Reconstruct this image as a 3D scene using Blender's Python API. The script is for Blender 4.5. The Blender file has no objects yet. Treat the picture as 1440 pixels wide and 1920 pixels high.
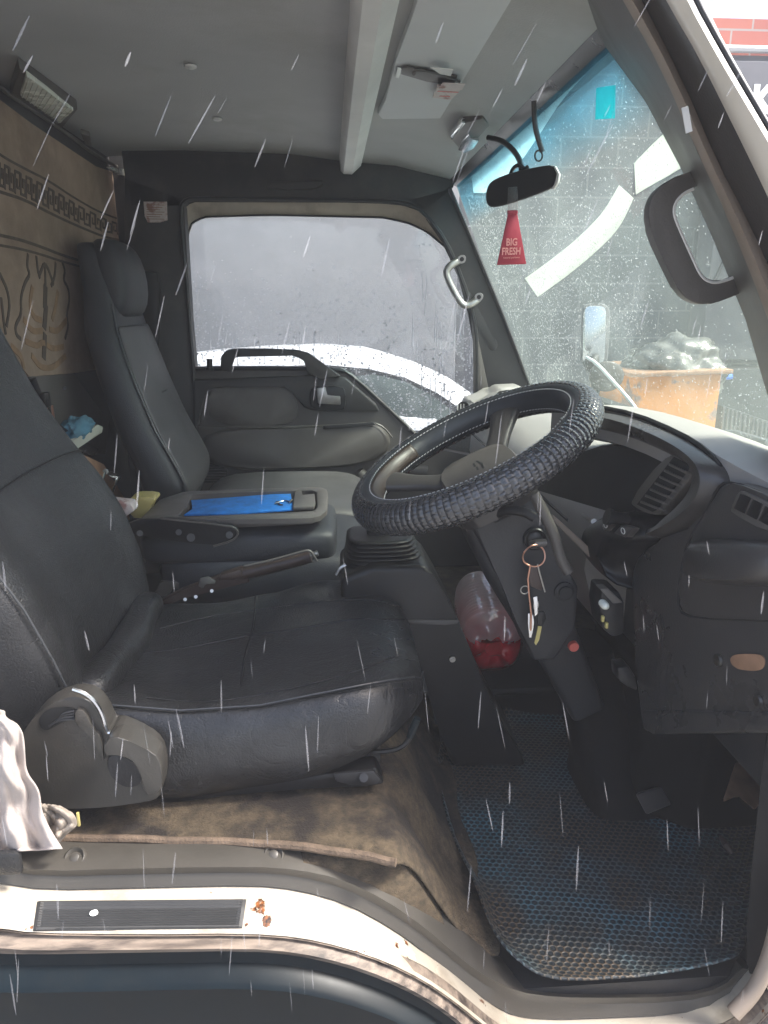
import bpy, bmesh, math, random
from mathutils import Vector as V, Matrix, noise
random.seed(7)
R=math.radians
S=bpy.context.scene
# ---------------- camera ----------------
CY,CP=R(4.1),R(15.7); CAM=V((0,-.7,.85)); F=1387.
cd=bpy.data.cameras.new('camera'); cam=bpy.data.objects.new('camera',cd); S.collection.objects.link(cam); S.camera=cam
cam.location=CAM; cam.rotation_euler=(R(90)-CP,0,-CY)
cd.sensor_fit='VERTICAL'; cd.sensor_height=24; cd.lens=24*F/1920; cd.clip_start=.02; cd.clip_end=500
# ---------------- world, sun, exposure ----------------
w=bpy.data.worlds.new('World'); S.world=w; w.use_nodes=True
nt=w.node_tree; sky=nt.nodes.new('ShaderNodeTexSky'); sky.sky_type='NISHITA'; sky.sun_disc=False
SUN_EL,SUN_AZ=R(52),R(104)      # azimuth measured from +Y towards +X
sky.sun_elevation=SUN_EL; sky.sun_rotation=SUN_AZ; sky.air_density=1.0; sky.dust_density=4.0; sky.ozone_density=.6
bg=nt.nodes['Background']; bg.inputs[1].default_value=.15; nt.links.new(sky.outputs[0],bg.inputs[0])
sl=bpy.data.lights.new('sun','SUN'); sl.energy=3.0; sl.angle=R(12); sl.color=(1,.96,.9)
so=bpy.data.objects.new('sun',sl); S.collection.objects.link(so)
sd=V((math.sin(SUN_AZ)*math.cos(SUN_EL),math.cos(SUN_AZ)*math.cos(SUN_EL),math.sin(SUN_EL)))
so.rotation_euler=sd.to_track_quat('Z','Y').to_euler(); so.location=(0,-3,6)
S.view_settings.view_transform='Standard'; S.view_settings.look='None'; S.view_settings.gamma=1
S.view_settings.exposure=1.5
S.render.engine='CYCLES'
S.cycles.max_bounces=10; S.cycles.diffuse_bounces=5; S.cycles.transparent_max_bounces=24; S.cycles.transmission_bounces=8
S.cycles.sample_clamp_indirect=6; S.cycles.caustics_reflective=False; S.cycles.caustics_refractive=False
# ---------------- measuring helpers: a photo pixel dropped on a real plane ----------------
f0=V((math.sin(CY),math.cos(CY),0)); RT=V((math.cos(CY),-math.sin(CY),0)); UZ=V((0,0,1))
FW=f0*math.cos(CP)-UZ*math.sin(CP); UP=f0*math.sin(CP)+UZ*math.cos(CP)
def ray(px,py): return FW+RT*((px-720)/F)-UP*((py-960)/F)
def P(px,py,x=None,y=None,z=None,pl=None,d=0):
    r=ray(px,py)
    if pl is None:
        for i,v in enumerate((x,y,z)):
            if v is not None: pl=(V([1 if j==i else 0 for j in range(3)]),v)
    n,k=pl; t=(k+d-CAM.dot(n))/r.dot(n); return CAM+r*t
def PS(L,**k): return [P(a,b,**k) for a,b in L]
WS=(V((1,0,.41)).normalized(), .872/math.sqrt(1+.41**2))     # windscreen plane
DF=(V((1,.09,0)), .485)                                       # dash face plane
# ---------------- materials ----------------
def node(t,k,**kw):
    n=t.nodes.new(k)
    for a,b in kw.items(): setattr(n,a,b)
    return n
def mat(name,col,rough=.5,var=.15,vs=8,bump=0,bs=200,wr=0,ws_=16,metal=0,spec=.5,dirt=None,ds=3,dt=(.45,.6),trans=0,sheen=0,coat=0,scale=None):
    m=bpy.data.materials.new(name); m.use_nodes=True; t=m.node_tree; b=t.nodes['Principled BSDF']
    b.inputs['Roughness'].default_value=rough; b.inputs['Metallic'].default_value=metal
    b.inputs['Specular IOR Level'].default_value=spec
    if sheen: b.inputs['Sheen Weight'].default_value=sheen
    if coat: b.inputs['Coat Weight'].default_value=coat
    if trans: b.inputs['Transmission Weight'].default_value=trans
    tc=node(t,'ShaderNodeTexCoord'); co=tc.outputs['Object']
    if scale:
        mp=node(t,'ShaderNodeMapping'); mp.inputs['Scale'].default_value=scale; t.links.new(co,mp.inputs[0]); co=mp.outputs[0]
    n=node(t,'ShaderNodeTexNoise'); n.inputs['Scale'].default_value=vs; n.inputs['Detail'].default_value=6; n.inputs['Roughness'].default_value=.6
    t.links.new(co,n.inputs['Vector'])
    mr=node(t,'ShaderNodeMapRange'); mr.inputs[1].default_value=.3; mr.inputs[2].default_value=.7; mr.inputs[3].default_value=1-var; mr.inputs[4].default_value=1+var
    t.links.new(n.outputs[0],mr.inputs[0])
    mx=node(t,'ShaderNodeVectorMath',operation='SCALE'); mx.inputs[0].default_value=col; t.links.new(mr.outputs[0],mx.inputs['Scale'])
    out=mx.outputs[0]
    if dirt:
        n2=node(t,'ShaderNodeTexNoise'); n2.inputs['Scale'].default_value=ds; n2.inputs['Detail'].default_value=8; n2.inputs['Roughness'].default_value=.65
        t.links.new(co,n2.inputs['Vector'])
        r2=node(t,'ShaderNodeMapRange'); r2.inputs[1].default_value=dt[0]; r2.inputs[2].default_value=dt[1]; t.links.new(n2.outputs[0],r2.inputs[0])
        mm=node(t,'ShaderNodeMix',data_type='RGBA'); t.links.new(r2.outputs[0],mm.inputs[0]); t.links.new(out,mm.inputs[6]); mm.inputs[7].default_value=(*dirt,1)
        out=mm.outputs[2]
    t.links.new(out,b.inputs['Base Color'])
    rr=node(t,'ShaderNodeMapRange'); rr.inputs[1].default_value=.3; rr.inputs[2].default_value=.7; rr.inputs[3].default_value=max(rough-.08,.03); rr.inputs[4].default_value=min(rough+.1,1)
    t.links.new(n.outputs[0],rr.inputs[0]); t.links.new(rr.outputs[0],b.inputs['Roughness'])
    if bump:
        n3=node(t,'ShaderNodeTexNoise'); n3.inputs['Scale'].default_value=bs; n3.inputs['Detail'].default_value=3; t.links.new(co,n3.inputs['Vector'])
        bp=node(t,'ShaderNodeBump'); bp.inputs['Strength'].default_value=bump; bp.inputs['Distance'].default_value=.002
        t.links.new(n3.outputs[0],bp.inputs['Height']); t.links.new(bp.outputs[0],b.inputs['Normal'])
        if wr:
            n4=node(t,'ShaderNodeTexNoise'); n4.inputs['Scale'].default_value=ws_; n4.inputs['Detail'].default_value=5; n4.inputs['Distortion'].default_value=1.6; t.links.new(co,n4.inputs['Vector'])
            ma=node(t,'ShaderNodeMath',operation='SUBTRACT'); ma.inputs[1].default_value=.5; t.links.new(n4.outputs[0],ma.inputs[0])
            mb=node(t,'ShaderNodeMath',operation='ABSOLUTE'); t.links.new(ma.outputs[0],mb.inputs[0])
            mc=node(t,'ShaderNodeMath',operation='POWER'); mc.inputs[1].default_value=.4; t.links.new(mb.outputs[0],mc.inputs[0])
            b2=node(t,'ShaderNodeBump'); b2.inputs['Strength'].default_value=wr; b2.inputs['Distance'].default_value=.004; t.links.new(mc.outputs[0],b2.inputs['Height']); t.links.new(b2.outputs[0],bp.inputs['Normal'])
    return m
def glassy(name,tint,dirt=.06,gloss=.06,dcol=(.6,.64,.62),grad=None):
    """thin wet glass: mostly see-through, a film of water and dust on it"""
    m=bpy.data.materials.new(name); m.use_nodes=True; t=m.node_tree; t.nodes.remove(t.nodes['Principled BSDF']); o=t.nodes['Material Output']
    tr=node(t,'ShaderNodeBsdfTransparent'); tr.inputs[0].default_value=(*tint,1)
    df=node(t,'ShaderNodeBsdfTranslucent'); df.inputs[0].default_value=(*dcol,1)
    dd=node(t,'ShaderNodeBsdfDiffuse'); dd.inputs[0].default_value=(*dcol,1)
    m0=node(t,'ShaderNodeMixShader'); m0.inputs[0].default_value=.5; t.links.new(df.outputs[0],m0.inputs[1]); t.links.new(dd.outputs[0],m0.inputs[2])
    gl=node(t,'ShaderNodeBsdfGlossy'); gl.inputs['Roughness'].default_value=.04
    tc=node(t,'ShaderNodeTexCoord'); n=node(t,'ShaderNodeTexNoise'); n.inputs['Scale'].default_value=5; n.inputs['Detail'].default_value=7; t.links.new(tc.outputs['Object'],n.inputs['Vector'])
    mr=node(t,'ShaderNodeMapRange'); mr.inputs[1].default_value=.3; mr.inputs[2].default_value=.7; mr.inputs[3].default_value=dirt*.5; mr.inputs[4].default_value=dirt*1.5; t.links.new(n.outputs[0],mr.inputs[0])
    m1=node(t,'ShaderNodeMixShader'); t.links.new(mr.outputs[0],m1.inputs[0]); t.links.new(tr.outputs[0],m1.inputs[1]); t.links.new(m0.outputs[0],m1.inputs[2])
    m2=node(t,'ShaderNodeMixShader'); m2.inputs[0].default_value=gloss; t.links.new(m1.outputs[0],m2.inputs[1]); t.links.new(gl.outputs[0],m2.inputs[2])
    last=m2
    if grad:   # fades out below a height, as a shade band on real glass does
        sx=node(t,'ShaderNodeSeparateXYZ'); t.links.new(tc.outputs['Object'],sx.inputs[0])
        g=node(t,'ShaderNodeMapRange'); g.inputs[1].default_value=grad[0]; g.inputs[2].default_value=grad[1]; t.links.new(sx.outputs[2],g.inputs[0])
        cl=node(t,'ShaderNodeBsdfTransparent'); m3=node(t,'ShaderNodeMixShader'); t.links.new(g.outputs[0],m3.inputs[0]); t.links.new(cl.outputs[0],m3.inputs[1]); t.links.new(m2.outputs[0],m3.inputs[2]); last=m3
    t.links.new(last.outputs[0],o.inputs[0]); return m
def watermat(name,rough=.02,mixw=.35):
    m=bpy.data.materials.new(name); m.use_nodes=True; t=m.node_tree; t.nodes.remove(t.nodes['Principled BSDF']); o=t.nodes['Material Output']
    g=node(t,'ShaderNodeBsdfGlass'); g.inputs['IOR'].default_value=1.33; g.inputs['Roughness'].default_value=rough
    tl=node(t,'ShaderNodeBsdfTranslucent'); tl.inputs[0].default_value=(.9,.92,.95,1)
    mx=node(t,'ShaderNodeMixShader'); mx.inputs[0].default_value=mixw; t.links.new(g.outputs[0],mx.inputs[1]); t.links.new(tl.outputs[0],mx.inputs[2]); t.links.new(mx.outputs[0],o.inputs[0]); return m
def streakmat():
    m=bpy.data.materials.new('falling_water'); m.use_nodes=True; t=m.node_tree; t.nodes.remove(t.nodes['Principled BSDF']); o=t.nodes['Material Output']
    tr=node(t,'ShaderNodeBsdfTransparent'); d=node(t,'ShaderNodeBsdfTranslucent'); d.inputs[0].default_value=(.95,.95,1,1)
    g=node(t,'ShaderNodeBsdfDiffuse'); g.inputs[0].default_value=(.9,.9,.95,1)
    a=node(t,'ShaderNodeMixShader'); a.inputs[0].default_value=.5; t.links.new(d.outputs[0],a.inputs[1]); t.links.new(g.outputs[0],a.inputs[2])
    mx=node(t,'ShaderNodeMixShader'); mx.inputs[0].default_value=.11; t.links.new(tr.outputs[0],mx.inputs[1]); t.links.new(a.outputs[0],mx.inputs[2]); t.links.new(mx.outputs[0],o.inputs[0]); return m
def hexmat():
    m=mat('mat_rubber',(.075,.175,.22),.5,.3,6,dirt=(.10,.075,.05),ds=5,dt=(.38,.54)); t=m.node_tree; b=t.nodes['Principled BSDF']
    tc=node(t,'ShaderNodeTexCoord'); mp=node(t,'ShaderNodeMapping'); s=98; mp.inputs['Scale'].default_value=(s,s,0); mp.inputs['Rotation'].default_value=(0,0,.15)
    t.links.new(tc.outputs['Object'],mp.inputs[0])
    off=node(t,'ShaderNodeVectorMath',operation='ADD'); off.inputs[1].default_value=(500,500*1.732,0); t.links.new(mp.outputs[0],off.inputs[0])
    def grid(dx,dy):
        a=node(t,'ShaderNodeVectorMath',operation='ADD'); a.inputs[1].default_value=(dx,dy,0); t.links.new(off.outputs[0],a.inputs[0])
        c=node(t,'ShaderNodeVectorMath',operation='MODULO'); c.inputs[1].default_value=(1,1.732,1); t.links.new(a.outputs[0],c.inputs[0])
        e=node(t,'ShaderNodeVectorMath',operation='SUBTRACT'); e.inputs[1].default_value=(.5,.866,0); t.links.new(c.outputs[0],e.inputs[0])
        l=node(t,'ShaderNodeVectorMath',operation='LENGTH'); t.links.new(e.outputs[0],l.inputs[0]); return l.outputs['Value']
    mn=node(t,'ShaderNodeMath',operation='MINIMUM'); t.links.new(grid(0,0),mn.inputs[0]); t.links.new(grid(.5,.866),mn.inputs[1])
    mr=node(t,'ShaderNodeMapRange'); mr.inputs[1].default_value=.3; mr.inputs[2].default_value=.5; t.links.new(mn.outputs[0],mr.inputs[0])
    src=b.inputs['Base Color'].links[0].from_socket
    mm=node(t,'ShaderNodeMix',data_type='RGBA'); mm.inputs[6].default_value=(.016,.022,.027,1); t.links.new(src,mm.inputs[7]); t.links.new(mr.outputs[0],mm.inputs[0]); t.links.new(mm.outputs[2],b.inputs['Base Color'])
    bp=node(t,'ShaderNodeBump'); bp.inputs['Strength'].default_value=.8; bp.inputs['Distance'].default_value=.0018; t.links.new(mr.outputs[0],bp.inputs['Height']); t.links.new(bp.outputs[0],b.inputs['Normal'])
    return m
def brickmat(name,c1,c2,mo,wd,ht,rough=.8):
    m=mat(name,c1,rough,.1); t=m.node_tree; b=t.nodes['Principled BSDF']; wd*=1; ht*=1
    tc=node(t,'ShaderNodeTexCoord'); sx=node(t,'ShaderNodeSeparateXYZ'); cx=node(t,'ShaderNodeCombineXYZ'); t.links.new(tc.outputs['Object'],sx.inputs[0]); t.links.new(sx.outputs[0],cx.inputs[0]); t.links.new(sx.outputs[2],cx.inputs[1])
    br=node(t,'ShaderNodeTexBrick'); br.inputs['Scale'].default_value=1; br.inputs['Brick Width'].default_value=wd; br.inputs['Row Height'].default_value=ht; br.inputs['Mortar Size'].default_value=.007
    br.inputs['Color1'].default_value=(*c1,1); br.inputs['Color2'].default_value=(*c2,1); br.inputs['Mortar'].default_value=(*mo,1); t.links.new(cx.outputs[0],br.inputs['Vector'])
    t.links.new(br.outputs[0],b.inputs['Base Color']); return m
M={}
M['head']=mat('headliner_vinyl',(.42,.42,.41),.75,.1,3,.25,350,dirt=(.31,.3,.27),ds=2.5,dt=(.5,.8))
M['visor']=mat('pale_trim',(.55,.56,.56),.6,.06,5,.12,400)
M['beam']=mat('beam_trim',(.68,.67,.64),.6,.12,6,.12,400)
M['dark']=mat('dark_trim',(.022,.022,.024),.5,.2,6,.15,350)
M['dark2']=mat('dark_trim_far',(.038,.037,.038),.55,.2,4,.15,350,dirt=(.08,.075,.07),ds=4,dt=(.5,.75))
M['grey']=mat('grey_trim',(.10,.092,.084),.45,.15,6,.15,350,dirt=(.07,.06,.05),ds=5,dt=(.5,.75))
M['greydoor']=mat('door_trim',(.085,.078,.072),.5,.15,5,.15,350,dirt=(.06,.055,.05),ds=4,dt=(.5,.75))
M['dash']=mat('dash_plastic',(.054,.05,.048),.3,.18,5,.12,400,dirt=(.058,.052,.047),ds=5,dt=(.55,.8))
M['dashtop']=mat('lit_dash_plastic',(.38,.36,.34),.45,.1,5,.1,400)  # paler copy of the dash plastic, windscreen light put into its colour
M['black']=mat('black_plastic',(.010,.010,.011),.36,.2,8,.1,300,spec=.4)
M['matte']=mat('matte_black',(.012,.012,.013),.7,.2,8)
M['vinyl']=mat('black_vinyl',(.022,.0225,.024),.26,.25,5,.35,420,wr=.35,ws_=11,dirt=(.045,.047,.05),ds=7,dt=(.5,.8))
M['vinyl2']=mat('worn_vinyl_panel',(.025,.0255,.027),.36,.3,5,.6,330,wr=.3,ws_=8,dirt=(.055,.057,.06),ds=6,dt=(.5,.8))
M['gvinyl']=mat('grey_vinyl',(.075,.073,.073),.45,.15,5,.35,420)
M['dgvinyl']=mat('dark_grey_vinyl',(.028,.03,.035),.5,.15,5,.35,420)
M['seam']=mat('seam_piping',(.06,.063,.068),.3,.1,20)
M['recl']=mat('recliner_plastic',(.05,.047,.042),.35,.12,8,.1,400,dirt=(.08,.07,.06),ds=9,dt=(.5,.75))
M['carpet']=mat('brown_carpet',(.078,.058,.036),.95,.5,90,1,380,dirt=(.02,.015,.012),ds=9,dt=(.45,.58))
M['carpetedge']=mat('carpet_edge',(.14,.1,.07),.95,.4,60,.8,380)
M['carpet2']=mat('olive_carpet',(.13,.105,.075),.95,.3,30,.9,500,dirt=(.04,.032,.025),ds=6,dt=(.45,.65))
M['trim']=mat('sill_trim_plastic',(.07,.064,.055),.4,.15,5,.08,400,dirt=(.05,.045,.038),ds=7,dt=(.5,.75))
M['paint']=mat('cream_paint',(.5,.45,.37),.3,.1,6,dirt=(.2,.15,.1),ds=7,dt=(.5,.72),coat=.3)
def rustify(m,spots):
    t=m.node_tree; b=t.nodes['Principled BSDF']; tc=node(t,'ShaderNodeTexCoord'); last=b.inputs['Base Color'].links[0].from_socket
    n=node(t,'ShaderNodeTexNoise'); n.inputs['Scale'].default_value=75; n.inputs['Detail'].default_value=6; n.inputs['Roughness'].default_value=.7; t.links.new(tc.outputs['Object'],n.inputs['Vector'])
    n2=node(t,'ShaderNodeTexNoise'); n2.inputs['Scale'].default_value=220; n2.inputs['Detail'].default_value=3; t.links.new(tc.outputs['Object'],n2.inputs['Vector'])
    cr=node(t,'ShaderNodeValToRGB'); cr.color_ramp.elements[0].position=.35; cr.color_ramp.elements[0].color=(.015,.008,.006,1); cr.color_ramp.elements[1].position=.65; cr.color_ramp.elements[1].color=(.28,.1,.03,1); t.links.new(n2.outputs[0],cr.inputs[0])
    for c,(sx,sz),rad,amp in spots:
        s=node(t,'ShaderNodeVectorMath',operation='SUBTRACT'); t.links.new(tc.outputs['Object'],s.inputs[0]); s.inputs[1].default_value=c
        k=node(t,'ShaderNodeVectorMath',operation='MULTIPLY'); t.links.new(s.outputs[0],k.inputs[0]); k.inputs[1].default_value=(sx,.7,sz)
        l=node(t,'ShaderNodeVectorMath',operation='LENGTH'); t.links.new(k.outputs[0],l.inputs[0])
        a=node(t,'ShaderNodeMath',operation='MULTIPLY_ADD'); t.links.new(n.outputs[0],a.inputs[0]); a.inputs[1].default_value=amp; t.links.new(l.outputs['Value'],a.inputs[2])
        r=node(t,'ShaderNodeMapRange'); r.inputs[1].default_value=rad+amp*.5; r.inputs[2].default_value=rad+amp*.5-.0012; r.inputs[3].default_value=0; r.inputs[4].default_value=1; t.links.new(a.outputs[0],r.inputs[0])
        mm=node(t,'ShaderNodeMix',data_type='RGBA'); t.links.new(r.outputs[0],mm.inputs[0]); t.links.new(last,mm.inputs[6]); t.links.new(cr.outputs[0],mm.inputs[7]); last=mm.outputs[2]
    # fine chips scattered over the paint
    n3=node(t,'ShaderNodeTexNoise'); n3.inputs['Scale'].default_value=45; n3.inputs['Detail'].default_value=5; t.links.new(tc.outputs['Object'],n3.inputs['Vector'])
    r=node(t,'ShaderNodeMapRange'); r.inputs[1].default_value=.7; r.inputs[2].default_value=.72; t.links.new(n3.outputs[0],r.inputs[0])
    mm=node(t,'ShaderNodeMix',data_type='RGBA'); t.links.new(r.outputs[0],mm.inputs[0]); t.links.new(last,mm.inputs[6]); t.links.new(cr.outputs[0],mm.inputs[7]); last=mm.outputs[2]
    t.links.new(last,b.inputs['Base Color'])
M['paintdirty']=mat('grimy_paint',(.25,.2,.16),.45,.35,8,dirt=(.05,.04,.035),ds=9,dt=(.42,.6),scale=(.5,4,9))
M['jamb']=mat('beige_jamb',(.5,.44,.36),.45,.15,6,dirt=(.2,.16,.12),ds=5,dt=(.5,.75))
M['seal']=mat('rubber_seal',(.03,.03,.033),.45,.2,8)
M['tanseal']=mat('tan_seal',(.3,.24,.19),.5,.12,5)
M['teal']=mat('teal_underbody',(.0015,.006,.009),.4,.4,6,spec=.25,dirt=(.008,.011,.012),ds=7,dt=(.55,.72))
M['rust']=mat('rust',(.16,.06,.022),.85,.5,60,.8,200,dirt=(.03,.014,.01),ds=50,dt=(.45,.6))
M['scuff']=mat('scuff_rubber',(.045,.045,.045),.5,.15,10)
M['weave']=mat('woven_black',(.045,.045,.047),.2,.15,20,coat=.6)
M['pale']=mat('pillar_cream_paint',(.82,.76,.66),.35,.06,6,coat=.3)
M['leather']=mat('stitched_leather',(.03,.034,.04),.4,.15,20,.2,500)
M['bronze']=mat('bronze_inner',(.04,.028,.021),.4,.2,8)
M['hub']=mat('hub_pad',(.1,.09,.083),.4,.08,10,.1,400)
M['stitch']=mat('white_thread',(.7,.7,.7),.7)
M['metal']=mat('dull_metal',(.45,.44,.42),.35,.2,20,metal=1)
M['chrome']=mat('chrome',(.75,.75,.76),.15,.1,20,metal=1)
M['copper']=mat('copper_ring',(.55,.3,.22),.3,.2,20,metal=1)
M['brown']=mat('brown_lever_grip',(.05,.032,.027),.4,.3,10)
M['bluefelt']=mat('blue_felt',(.01,.17,.55),.95,.25,60,.8,500)
M['hex']=hexmat()
M['rug']=mat('tan_rug',(.36,.265,.19),.95,.15,12,.8,500,dirt=(.24,.17,.12),ds=7,dt=(.45,.7))
M['rugdark']=mat('rug_dark_thread',(.1,.075,.055),.95,.3,50,.6,500)
M['rugmid']=mat('rug_brown_thread',(.29,.18,.10),.95,.3,40,.6,500)
M['lens']=mat('lamp_lens',(.75,.77,.68),.25,.1,20)
M['white']=mat('white_decal',(.85,.88,.86),.5,.05,10)
def filmmat():
    m=bpy.data.materials.new('white_film'); m.use_nodes=True; t=m.node_tree; t.nodes.remove(t.nodes['Principled BSDF']); o=t.nodes['Material Output']
    a=node(t,'ShaderNodeBsdfTranslucent'); a.inputs[0].default_value=(.7,.72,.7,1); d=node(t,'ShaderNodeBsdfDiffuse'); d.inputs[0].default_value=(.9,.92,.9,1)
    x=node(t,'ShaderNodeMixShader'); x.inputs[0].default_value=.25; t.links.new(a.outputs[0],x.inputs[1]); t.links.new(d.outputs[0],x.inputs[2]); t.links.new(x.outputs[0],o.inputs[0]); return m
M['film']=filmmat(); M['film2']=filmmat(); M['film2'].node_tree.nodes['Translucent BSDF'].inputs[0].default_value=(1,1,1,1)
M['red']=mat('red_card',(.36,.025,.05),.45,.1,20)
M['pink']=mat('pink_print',(.62,.25,.24),.5,.1)
M['paper']=mat('old_paper',(.62,.55,.52),.7,.15,30,dirt=(.35,.2,.18),ds=30,dt=(.5,.6))
M['cloth']=mat('cream_cloth',(.42,.365,.335),.85,.12,12,.4,500,sheen=.3)
M['cloth2']=mat('taupe_cloth',(.3,.26,.22),.85,.2,12,.4,500)
M['bluecloth']=mat('blue_cloth',(.08,.2,.27),.9,.2,20,.4,300)
M['beige']=mat('beige_plastic',(.5,.5,.42),.5,.1)
M['yellow']=mat('yellow_plastic',(.5,.42,.15),.45,.15)
M['wood']=mat('brown_card',(.3,.17,.1),.8,.3,20)
M['rimred']=mat('red_cap',(.6,.12,.09),.4)
M['carwhite']=mat('car_white',(.82,.84,.84),.25,.03,3,coat=.5)
M['carglass']=mat('car_glass',(.12,.15,.14),.08,.1,3)
M['orange']=mat('orange_steel',(.5,.19,.03),.6,.2,5,.2,60,dirt=(.2,.13,.1),ds=5,dt=(.54,.6))
M['sack']=mat('plastic_sack',(.12,.12,.11),.3,.5,8,1,25)
M['wallsm']=mat('grey_render',(.21,.213,.22),.85,.12,2.5,dirt=(.165,.168,.175),ds=1.2,dt=(.4,.7),scale=(1,1,1.5))
M['contain']=mat('dark_container',(.13,.13,.14),.7,.15,3)
M['ground']=mat('wet_concrete',(.22,.22,.21),.45,.3,2,.3,30)
M['block']=brickmat('block_wall',(.085,.09,.10),(.10,.104,.112),(.15,.155,.16),.42,.2)
M['redbrick']=brickmat('red_brick',(.5,.15,.1),(.42,.12,.09),(.4,.33,.3),.3,.1)
M['glass']=glassy('wet_side_glass',(.95,.97,.98),.10,.05)
M['wglass']=glassy('wet_windscreen_glass',(.93,.985,.95),.07,.05,(.62,.72,.68))
M['tint']=glassy('blue_shade_tint',(.66,.88,.96),.12,.03,(.1,.5,.8),grad=(1.075,1.15))
M['tape']=glassy('cyan_tape',(.2,.85,.85),.5,.03,(.1,.7,.75))
M['drop']=watermat('rain_drop',.02,.42); M['streak']=streakmat()
M['blueglow']=mat('blue_lens',(.1,.25,.8),.3)
M['mirror']=mat('mirror_glass',(.5,.52,.55),.08,.05,metal=1)
def liquidmat():
    m=bpy.data.materials.new('red_liquid'); m.use_nodes=True; b=m.node_tree.nodes['Principled BSDF']
    b.inputs['Base Color'].default_value=(1,.02,.05,1); b.inputs['Roughness'].default_value=.08; b.inputs['Transmission Weight'].default_value=0; b.inputs['Coat Weight'].default_value=.1; b.inputs['IOR'].default_value=1.33
    b.inputs['Subsurface Weight'].default_value=0; b.inputs['Subsurface Radius'].default_value=(.08,.01,.01); return m
M['liquid']=liquidmat()
def clearmat():
    m=bpy.data.materials.new('clear_plastic'); m.use_nodes=True; t=m.node_tree; t.nodes.remove(t.nodes['Principled BSDF']); o=t.nodes['Material Output']
    tr=node(t,'ShaderNodeBsdfTransparent'); tr.inputs[0].default_value=(.93,.9,.9,1); g=node(t,'ShaderNodeBsdfGlossy'); g.inputs['Roughness'].default_value=.12
    lw=node(t,'ShaderNodeLayerWeight'); lw.inputs[0].default_value=.5; d=node(t,'ShaderNodeBsdfTranslucent'); d.inputs[0].default_value=(.85,.75,.74,1)
    a=node(t,'ShaderNodeMixShader'); a.inputs[0].default_value=.6; t.links.new(g.outputs[0],a.inputs[1]); t.links.new(d.outputs[0],a.inputs[2])
    mr=node(t,'ShaderNodeMapRange'); mr.inputs[3].default_value=.06; mr.inputs[4].default_value=.7; t.links.new(lw.outputs['Facing'],mr.inputs[0])
    mx=node(t,'ShaderNodeMixShader'); t.links.new(mr.outputs[0],mx.inputs[0]); t.links.new(tr.outputs[0],mx.inputs[1]); t.links.new(a.outputs[0],mx.inputs[2]); t.links.new(mx.outputs[0],o.inputs[0]); return m
M['clear']=clearmat()
M['frost']=glassy('misted_plastic',(.9,.86,.86),.6,.12,(.97,.9,.89))
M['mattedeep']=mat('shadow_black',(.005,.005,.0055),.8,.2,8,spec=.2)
mm_=bpy.data.materials.new('glare_veil'); mm_.use_nodes=True; mm_.node_tree.nodes.remove(mm_.node_tree.nodes['Principled BSDF'])
pv=mm_.node_tree.nodes.new('ShaderNodeVolumePrincipled'); pv.inputs['Color'].default_value=(.93,.94,1,1); pv.inputs['Density'].default_value=.019; mm_.node_tree.links.new(pv.outputs[0],mm_.node_tree.nodes['Material Output'].inputs['Volume']); M['veil']=mm_  # added volume that lifts the darks like veiling glare
# ---------------- mesh helpers ----------------
def B(): return bmesh.new()
def loft(bm,loops,ca=True,cb=True,closed=True):
    rows=[[bm.verts.new(p) for p in l] for l in loops]; n=len(rows[0])
    for a,b in zip(rows,rows[1:]):
        for i in range(n if closed else n-1):
            j=(i+1)%n; bm.faces.new((a[i],a[j],b[j],b[i]))
    if closed and ca: bm.faces.new(rows[0][::-1])
    if closed and cb: bm.faces.new(rows[-1])
    return rows
def tube(bm,pts,r,n=8,closed=False,flat=1):
    pts=[V(p) for p in pts]; rr=r if isinstance(r,(list,tuple)) else [r]*len(pts); loops=[]; prev=None; N=len(pts)
    for i,p in enumerate(pts):
        a=pts[(i-1)%N] if closed or i>0 else p; b=pts[(i+1)%N] if closed or i<N-1 else p
        d=(b-a).normalized()
        if prev is None: u=d.orthogonal().normalized()
        else: u=(prev-d*prev.dot(d)).normalized()
        prev=u; v=d.cross(u)
        loops.append([p+(u*math.cos(t)+v*math.sin(t)*flat)*rr[i] for t in [2*math.pi*k/n for k in range(n)]])
    if closed: loops.append(loops[0]); loft(bm,loops,False,False)
    else: loft(bm,loops)
def prism(bm,pts,off,bev=0,seg=2):
    off=V(off); a=[bm.verts.new(V(p)) for p in pts]; b=[bm.verts.new(V(p)+off) for p in pts]; n=len(a)
    fs=[bm.faces.new(a[::-1]),bm.faces.new(b)]+[bm.faces.new((a[i],a[(i+1)%n],b[(i+1)%n],b[i])) for i in range(n)]
    if bev:
        es=set(e for f in fs for e in f.edges)
        bmesh.ops.bevel(bm,geom=list(es),offset=bev,segments=seg,affect='EDGES',clamp_overlap=True,profile=.5)
def box(bm,c,s,bev=0,rot=None,seg=2):
    c=V(c); h=V(s)/2; q=rot or Matrix.Identity(3)
    base=[V((-h.x,-h.y,-h.z)),V((h.x,-h.y,-h.z)),V((h.x,h.y,-h.z)),V((-h.x,h.y,-h.z))]
    prism(bm,[c+q@p for p in base],q@V((0,0,s[2])),bev,seg)
def ribbon(bm,pts,w,nrm,th=.001):
    nrm=V(nrm); pts=[V(p) for p in pts]
    for i,(a,b) in enumerate(zip(pts,pts[1:])):
        d=(b-a).normalized(); s=d.cross(nrm).normalized()*w/2; a2=a-d*w*.3; b2=b+d*w*.3; o=nrm*(th+.00007*(i%5))
        prism(bm,[a2-s,b2-s,b2+s,a2+s],o)
def smoothpts(pts,k=2,closed=False):
    for _ in range(k):
        out=[]; n=len(pts)
        for i in range(n if closed else n-1):
            a,b=V(pts[i]),V(pts[(i+1)%n]); out+= [a*.75+b*.25,a*.25+b*.75]
        if not closed: out=[V(pts[0])]+out+[V(pts[-1])]
        pts=out
    return pts
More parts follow.
